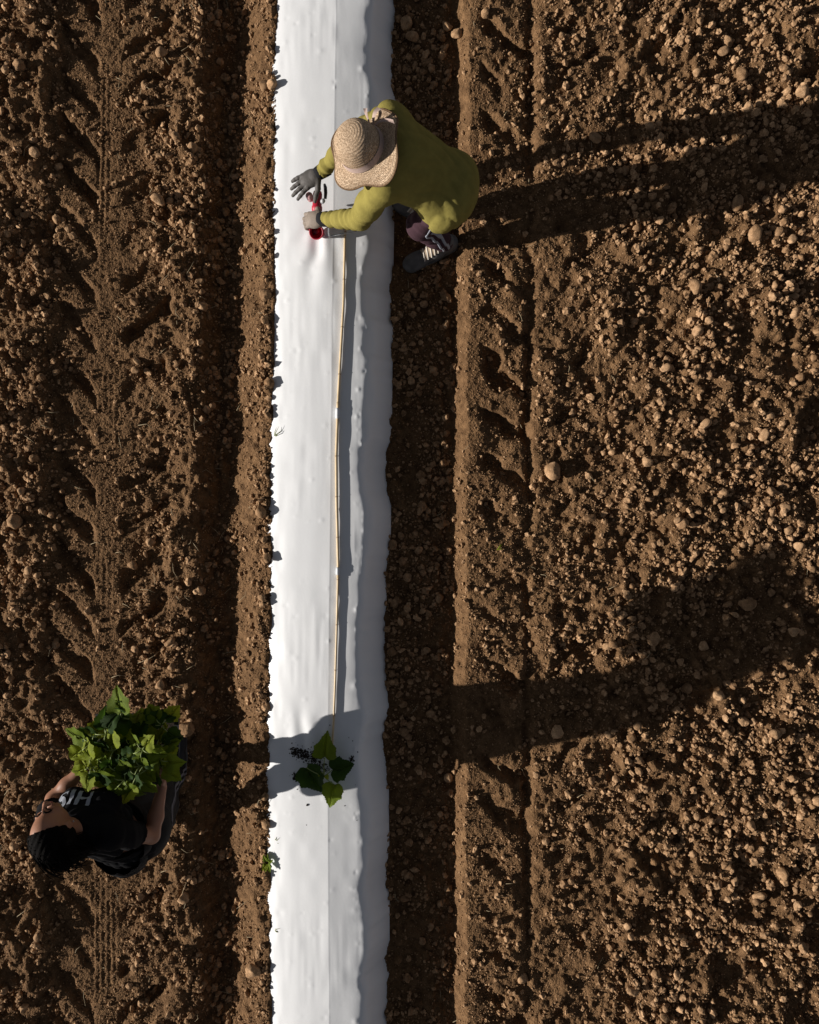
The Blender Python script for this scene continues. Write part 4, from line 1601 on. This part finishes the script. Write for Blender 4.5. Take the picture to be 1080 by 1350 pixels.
# trousers with pale side stripes
L2 = Field((-1.78, -2.12, .02), (-1.22, -1.42, 1.02), .0066)
L2.cone(lH + V3(.01, -.01, .02), rH + V3(-.01, -.01, .02), .130, .130, .05)
L2.ell(hipC + V3(0, -.08, -.06), (.16, .10, .12), .05)
for H_, K_, A_, ph in ((lH, lK, lA, .1), (rH, rK, rA, .5)):
    L2.path([H_, K_], [.112, .080], .03, rip=(.005, 3, ph))
    L2.path([K_, K_ * .55 + A_ * .45 + V3(0, -.015, 0), A_ + V3(0, 0, .02)], [.080, .074, .062], .03, rip=(.006, 2.6, ph))
    c = A_ - V3(0, 0, .005)
    L2.cut(c, (0, 0, -1), (c - V3(.1, .1, .1), c + V3(.1, .1, .09)))
pants = L2.obj('trousers', M_PANTS, carrier, base2)
for dy_ in (-.022, .010):
    pts = [rA + V3(.14, dy_ + .01, .04) + (rK - rA) * t for t in np.linspace(0, 1, 20)] + [rK + V3(.14, dy_, .04) + (rH - rK) * t for t in np.linspace(.05, .85, 16)]
    v, q = strip_on(L2, pts, .013, V3(0, 1, 0), .004, V3(-1, 0, 0))
    link('stripe', mesh_np('stripe', v - base2, q), M_STRIPE2, pants)
shoe(carrier, base2, rA, rA + V3(.0, .3, 0), .0, .88, M_DSHOE, False)
shoe(carrier, base2, lA, lA + V3(-.02, .3, 0), .02, .88, M_DSHOE, False)

# long loose garment round the hips, pulled wide by the stride
K2 = Field((-1.85, -2.12, .36), (-1.22, -1.36, 1.06), .0075)
K2.path([hipC + V3(-.01, -.03, .06), V3(-1.54, -1.75, .62), V3(-1.555, -1.735, .42)], [.158, .170, .178], .05)
K2.path([V3(-1.52, -1.83, .90), V3(-1.55, -1.86, .60), V3(-1.56, -1.865, .42)], [.12, .125, .125], .06)
K2.path([V3(-1.50, -1.66, .86), V3(-1.52, -1.62, .60), V3(-1.53, -1.60, .42)], [.12, .13, .13], .06)
K2.wrinkle(.012, .13, [(.8, .6, .08), (.6, -.8, .1)], 21)
K2.cut(V3(-1.5, -1.7, .43), (0, .1, -1))
K2.obj('skirt', M_PANTS, carrier, base2)

# hair: cap, nape, and a loose tail falling behind
Hr = Field(head2 - V3(.22, .34, .30), head2 + V3(.22, .20, .18), .0052)
Hr.ell(head2 + up2 * .034 - fw2 * .028, (.100, .086, .094), .02, AX)
Hr.ell(head2 - fw2 * .060 - up2 * .02, (.065, .078, .085), .03, AX)
Hr.path([head2 - fw2 * .085 - up2 * .0, head2 - fw2 * .135 - up2 * .06, head2 - fw2 * .16 - up2 * .16, head2 - fw2 * .155 - up2 * .24], [.052, .050, .042, .022], .035)
Hr.cut(head2 + fw2 * .018 + up2 * .06, fw2 * .93 - up2 * .36)
Hr.carve(head2 - sd2 * .075 + fw2 * .05 - up2 * .01, (.075, .035, .085), .012, AX)
Hr.carve(head2 + sd2 * .085 + fw2 * .012 - up2 * .035, (.040, .030, .050), .012, AX)
Hr.carve(head2 - sd2 * .085 + fw2 * .012 - up2 * .035, (.040, .030, .050), .012, AX)
Hr.cut(head2 - fw2 * .012, fw2, (head2 - V3(.22, .2, .30), head2 + V3(-.02, .2, .045)))
Hr.cut(head2 - up2 * .02 + fw2 * .02, fw2 * .8 - up2 * .6, (head2 - V3(.22, .05, .30), head2 + V3(.22, .2, .02)))
sl, x, y, z = Hr.grid(Hr.lo, Hr.lo + Hr.n * Hr.h)
Hr.d += (.0016 * np.sin((x - head2[0]) * 260 + 14 * np.sin(z * 9) + 9 * np.sin(y * 11))).astype(np.float32)
hair = Hr.obj('hair', M_HAIR, carrier, base2)
parts = []
hr = np.random.RandomState(3)
for k in range(420):
    a = hr.uniform(-1.5, 1.5)
    st = head2 + up2 * (.06 + .05 * hr.rand()) - fw2 * hr.uniform(-.05, .09) + sd2 * math.sin(a) * .080
    st = Hr.snap(st[None], .001)[0]
    en = head2 - fw2 * hr.uniform(.10, .23) - up2 * hr.uniform(.0, .28) + sd2 * math.sin(a) * hr.uniform(.02, .085)
    md = (st + en) / 2 - fw2 * .045 + up2 * .02 + hr.normal(0, .012, 3)
    pts = [st * (1 - t) ** 2 + md * 2 * t * (1 - t) + en * t * t for t in np.linspace(0, 1, 8)]
    parts.append(tube_np(pts, [.0022] * 7 + [.0006], 4))
v, q, t = merge(parts)
link('hair_strands', mesh_np('hair_strands', v - base2, q, t), M_HAIR, hair)['kind'] = 'stuff'

# ------------------------------------------------------------------ tray and the seedlings standing in it
tc0 = V3(-1.412, -1.205, .97)
tray = link('seedling_tray', None, None, None, tc0)
tag(tray, 'shallow black plastic tray full of seedlings held by the person in black', 'tray')
TX, TY = .195, .140
parts = [box_np((0, 0, .004), (TX * 2, TY * 2, .006)),
         box_np((TX, 0, .03), (.006, TY * 2 - .008, .052)), box_np((-TX, 0, .03), (.006, TY * 2 - .008, .052)),
         box_np((0, TY, .03), (TX * 2 + .006, .006, .052)), box_np((0, -TY, .03), (TX * 2 + .006, .006, .052))]
v, q, t = merge(parts)
link('tray_body', mesh_np('tray_body', v, q, None, False), M_TRAY, tray)
parts = [box_np((TX + .009, 0, .058), (.024, TY * 2 + .036, .005)), box_np((-TX - .009, 0, .058), (.024, TY * 2 + .036, .005)),
         box_np((0, TY + .009, .0585), (TX * 2 - .008, .024, .005)), box_np((0, -TY - .009, .0585), (TX * 2 - .008, .024, .005))]
v, q, t = merge(parts)
link('rim', mesh_np('rim', v, q, None, False), M_TRAY, tray)
for i in range(5):
    for j in range(4):
        cx, cy = -TX + (i + .5) * TX * 2 / 5, -TY + (j + .5) * TY * 2 / 4
        v, q, t = box_np((cx, cy, .028), (TX * 2 / 5 - .006, TY * 2 / 4 - .006, .042), None, 1.0)
        link('potting_block', mesh_np('potting_block', v, q, None, False), M_DIRT, tray)

lr = np.random.RandomState(17)
k = 0
for i in range(5):
    for j in range(4):
        if (i, j) in ((0, 3),):
            continue
        cx, cy = -TX + (i + .5) * TX * 2 / 5 + lr.uniform(-.01, .01), -TY + (j + .5) * TY * 2 / 4 + lr.uniform(-.01, .01)
        b0 = tc0 + V3(cx, cy, .046)
        sd = link('seedling', None, None, None, b0)
        where = ['row against the black T-shirt', 'second row from the black T-shirt', 'third row from the black T-shirt', 'far row'][j]
        col_ = ['leftmost', 'second from left', 'middle one', 'second from right', 'rightmost'][i]
        tag(sd, 'green leafy seedling in the carried tray, %s, %s' % (where, col_), 'seedling', 'seedlings in the carried tray')
        h = lr.uniform(.09, .22)
        tp = b0 + V3(lr.uniform(-.02, .02), lr.uniform(-.02, .02), h)
        stalk('stem', sd, b0, b0, tp, .004, .003)
        nlf = 4 + (lr.rand() < .5)
        a0 = lr.uniform(0, 6.28)
        for m_ in range(nlf):
            a = (math.atan2(cy * 1.5, cx) + lr.uniform(-.4, .4)) if (m_ == 0 and (j == 3 or i in (0, 4))) else a0 + m_ * 6.28 / nlf + lr.uniform(-.5, .5)
            dr = V3(math.cos(a), math.sin(a), lr.uniform(-.1, .45))
            out = lr.uniform(.025, .06)
            rt = tp + unit(dr) * out + V3(0, 0, lr.uniform(-.02, .02))
            stalk('leaf_stalk', sd, b0, tp, rt, .0026, .0022, .012)
            size = lr.uniform(.070, .118)
            front = j >= 2  # far rows get more deep leaves: their shade is in the colour
            me = LEAF_ME[(lr.choice([2, 5, 8, 1]) if front and lr.rand() < .55 else lr.choice([0, 1, 3, 4, 6, 7, 5]))]
            put_leaf(sd, b0, rt, V3(dr[0], dr[1], lr.uniform(-.5, .25)), V3(lr.uniform(-.7, .3), lr.uniform(-.5, .3), 1), size, me, lr.uniform(1.0, 1.3))
        for m_ in range(2):
            a = a0 + 1.2 + m_ * 3.14
            put_leaf(sd, b0, tp - V3(0, 0, .02), V3(math.cos(a), math.sin(a), .4), V3(0, 0, 1), lr.uniform(.025, .04), LEAF_ME[0], .6)
        k += 1
# one tall seedling leans out over the far rim
b0 = tc0 + V3(-.07, .125, .046)
sd = link('seedling', None, None, None, b0)
tag(sd, 'tall seedling leaning forward out of the tray, its top leaf the foremost of all', 'seedling', 'seedlings in the carried tray')
tp = W(160, 945, 1.20)
stalk('stem', sd, b0, b0, tp, .004, .003, .02)
for (rx, ry, tx, ty, z0_, z1_, mk, w) in ((160, 940, 152, 906, 1.21, 1.22, 7, 1.0), (165, 936, 140, 928, 1.20, 1.17, 8, .9), (170, 948, 128, 950, 1.19, 1.14, 2, .8)):
    a, b = W(rx, ry, z0_), W(tx, ty, z1_)
    stalk('leaf_stalk', sd, b0, tp, a, .0026, .0022, .006)
    put_leaf(sd, b0, a, b - a, V3(-.25, -.2, 1), np.linalg.norm(b - a) * 1.05, LEAF_ME[mk], w)

# ------------------------------------------------------------------ straw, weeds
parts = []
sr = np.random.RandomState(9)
for k in range(230):
    u = sr.choice([sr.uniform(150, 300), sr.uniform(0, 365), sr.uniform(510, 1080)])
    v_ = sr.uniform(-20, 1370)
    p = W(u, v_, 0)
    ln = sr.uniform(.02, .10) * (1.3 if u < 330 else .8)
    a = sr.uniform(0, 6.28)
    d = V3(math.cos(a), math.sin(a), 0)
    zz = float(gz_at(np.array([p[0]]), np.array([p[1]]))[0]) + .012
    c = V3(p[0], p[1], zz)
    bend = sr.normal(0, .12) * ln
    sid = V3(-d[1], d[0], .3)
    pts = [c - d * ln / 2, c + sid * bend + V3(0, 0, .006), c + d * ln / 2 + V3(0, 0, sr.uniform(-.004, .02))]
    parts.append(tube_np(pts, [.0013, .0016, .0007], 4))
v, q, t = merge(parts)
straw = link('straw', mesh_np('straw', v, q, t), M_STRAW)
tag(straw, 'thin dry straw stalks strewn over the soil', 'straw', None, 'stuff')


def weed(px, py, z, n, ln, lab, blade):
    p = W(px, py, z)
    p[2] = float(gz_at(np.array([p[0]]), np.array([p[1]]))[0])
    o = link('weed', None, None, None, p)
    tag(o, lab, 'weed')
    for i in range(n):
        a = sr.uniform(0, 6.28) if not blade else sr.uniform(-.6, 1.3)
        d = V3(math.cos(a), math.sin(a), .5)
        if blade:
            pts = [p, p + d * ln * .5 + V3(0, 0, ln * .3), p + d * ln * sr.uniform(.8, 1.1) + V3(0, 0, ln * .1)]
            tube_obj('grass_blade', pts, [.002, .002, .0005], LEAF[0], o, p, 4)
        else:
            put_leaf(o, p, p + d * .012 + V3(0, 0, .02), d, V3(-.3, 0, 1), ln * sr.uniform(.8, 1.1), LEAF_ME[(1, 4, 0)[i % 3]], .8)


weed(354, 1133, .04, 6, .05, 'small leafy weed at the left film edge near the bottom of the field', False)
weed(362, 578, .04, 5, .08, 'tuft of grass blades at the left film edge beside the bamboo splice', True)
weed(655, 725, 0, 4, .05, 'tiny grass tuft in the right wheel track', True)
weed(362, 1108, .04, 3, .06, 'short grass sprig bending over the film edge above the leafy weed', True)
weed(361, 1222, .04, 3, .05, 'grass sprig over the left film edge, lowest of the sprigs', True)
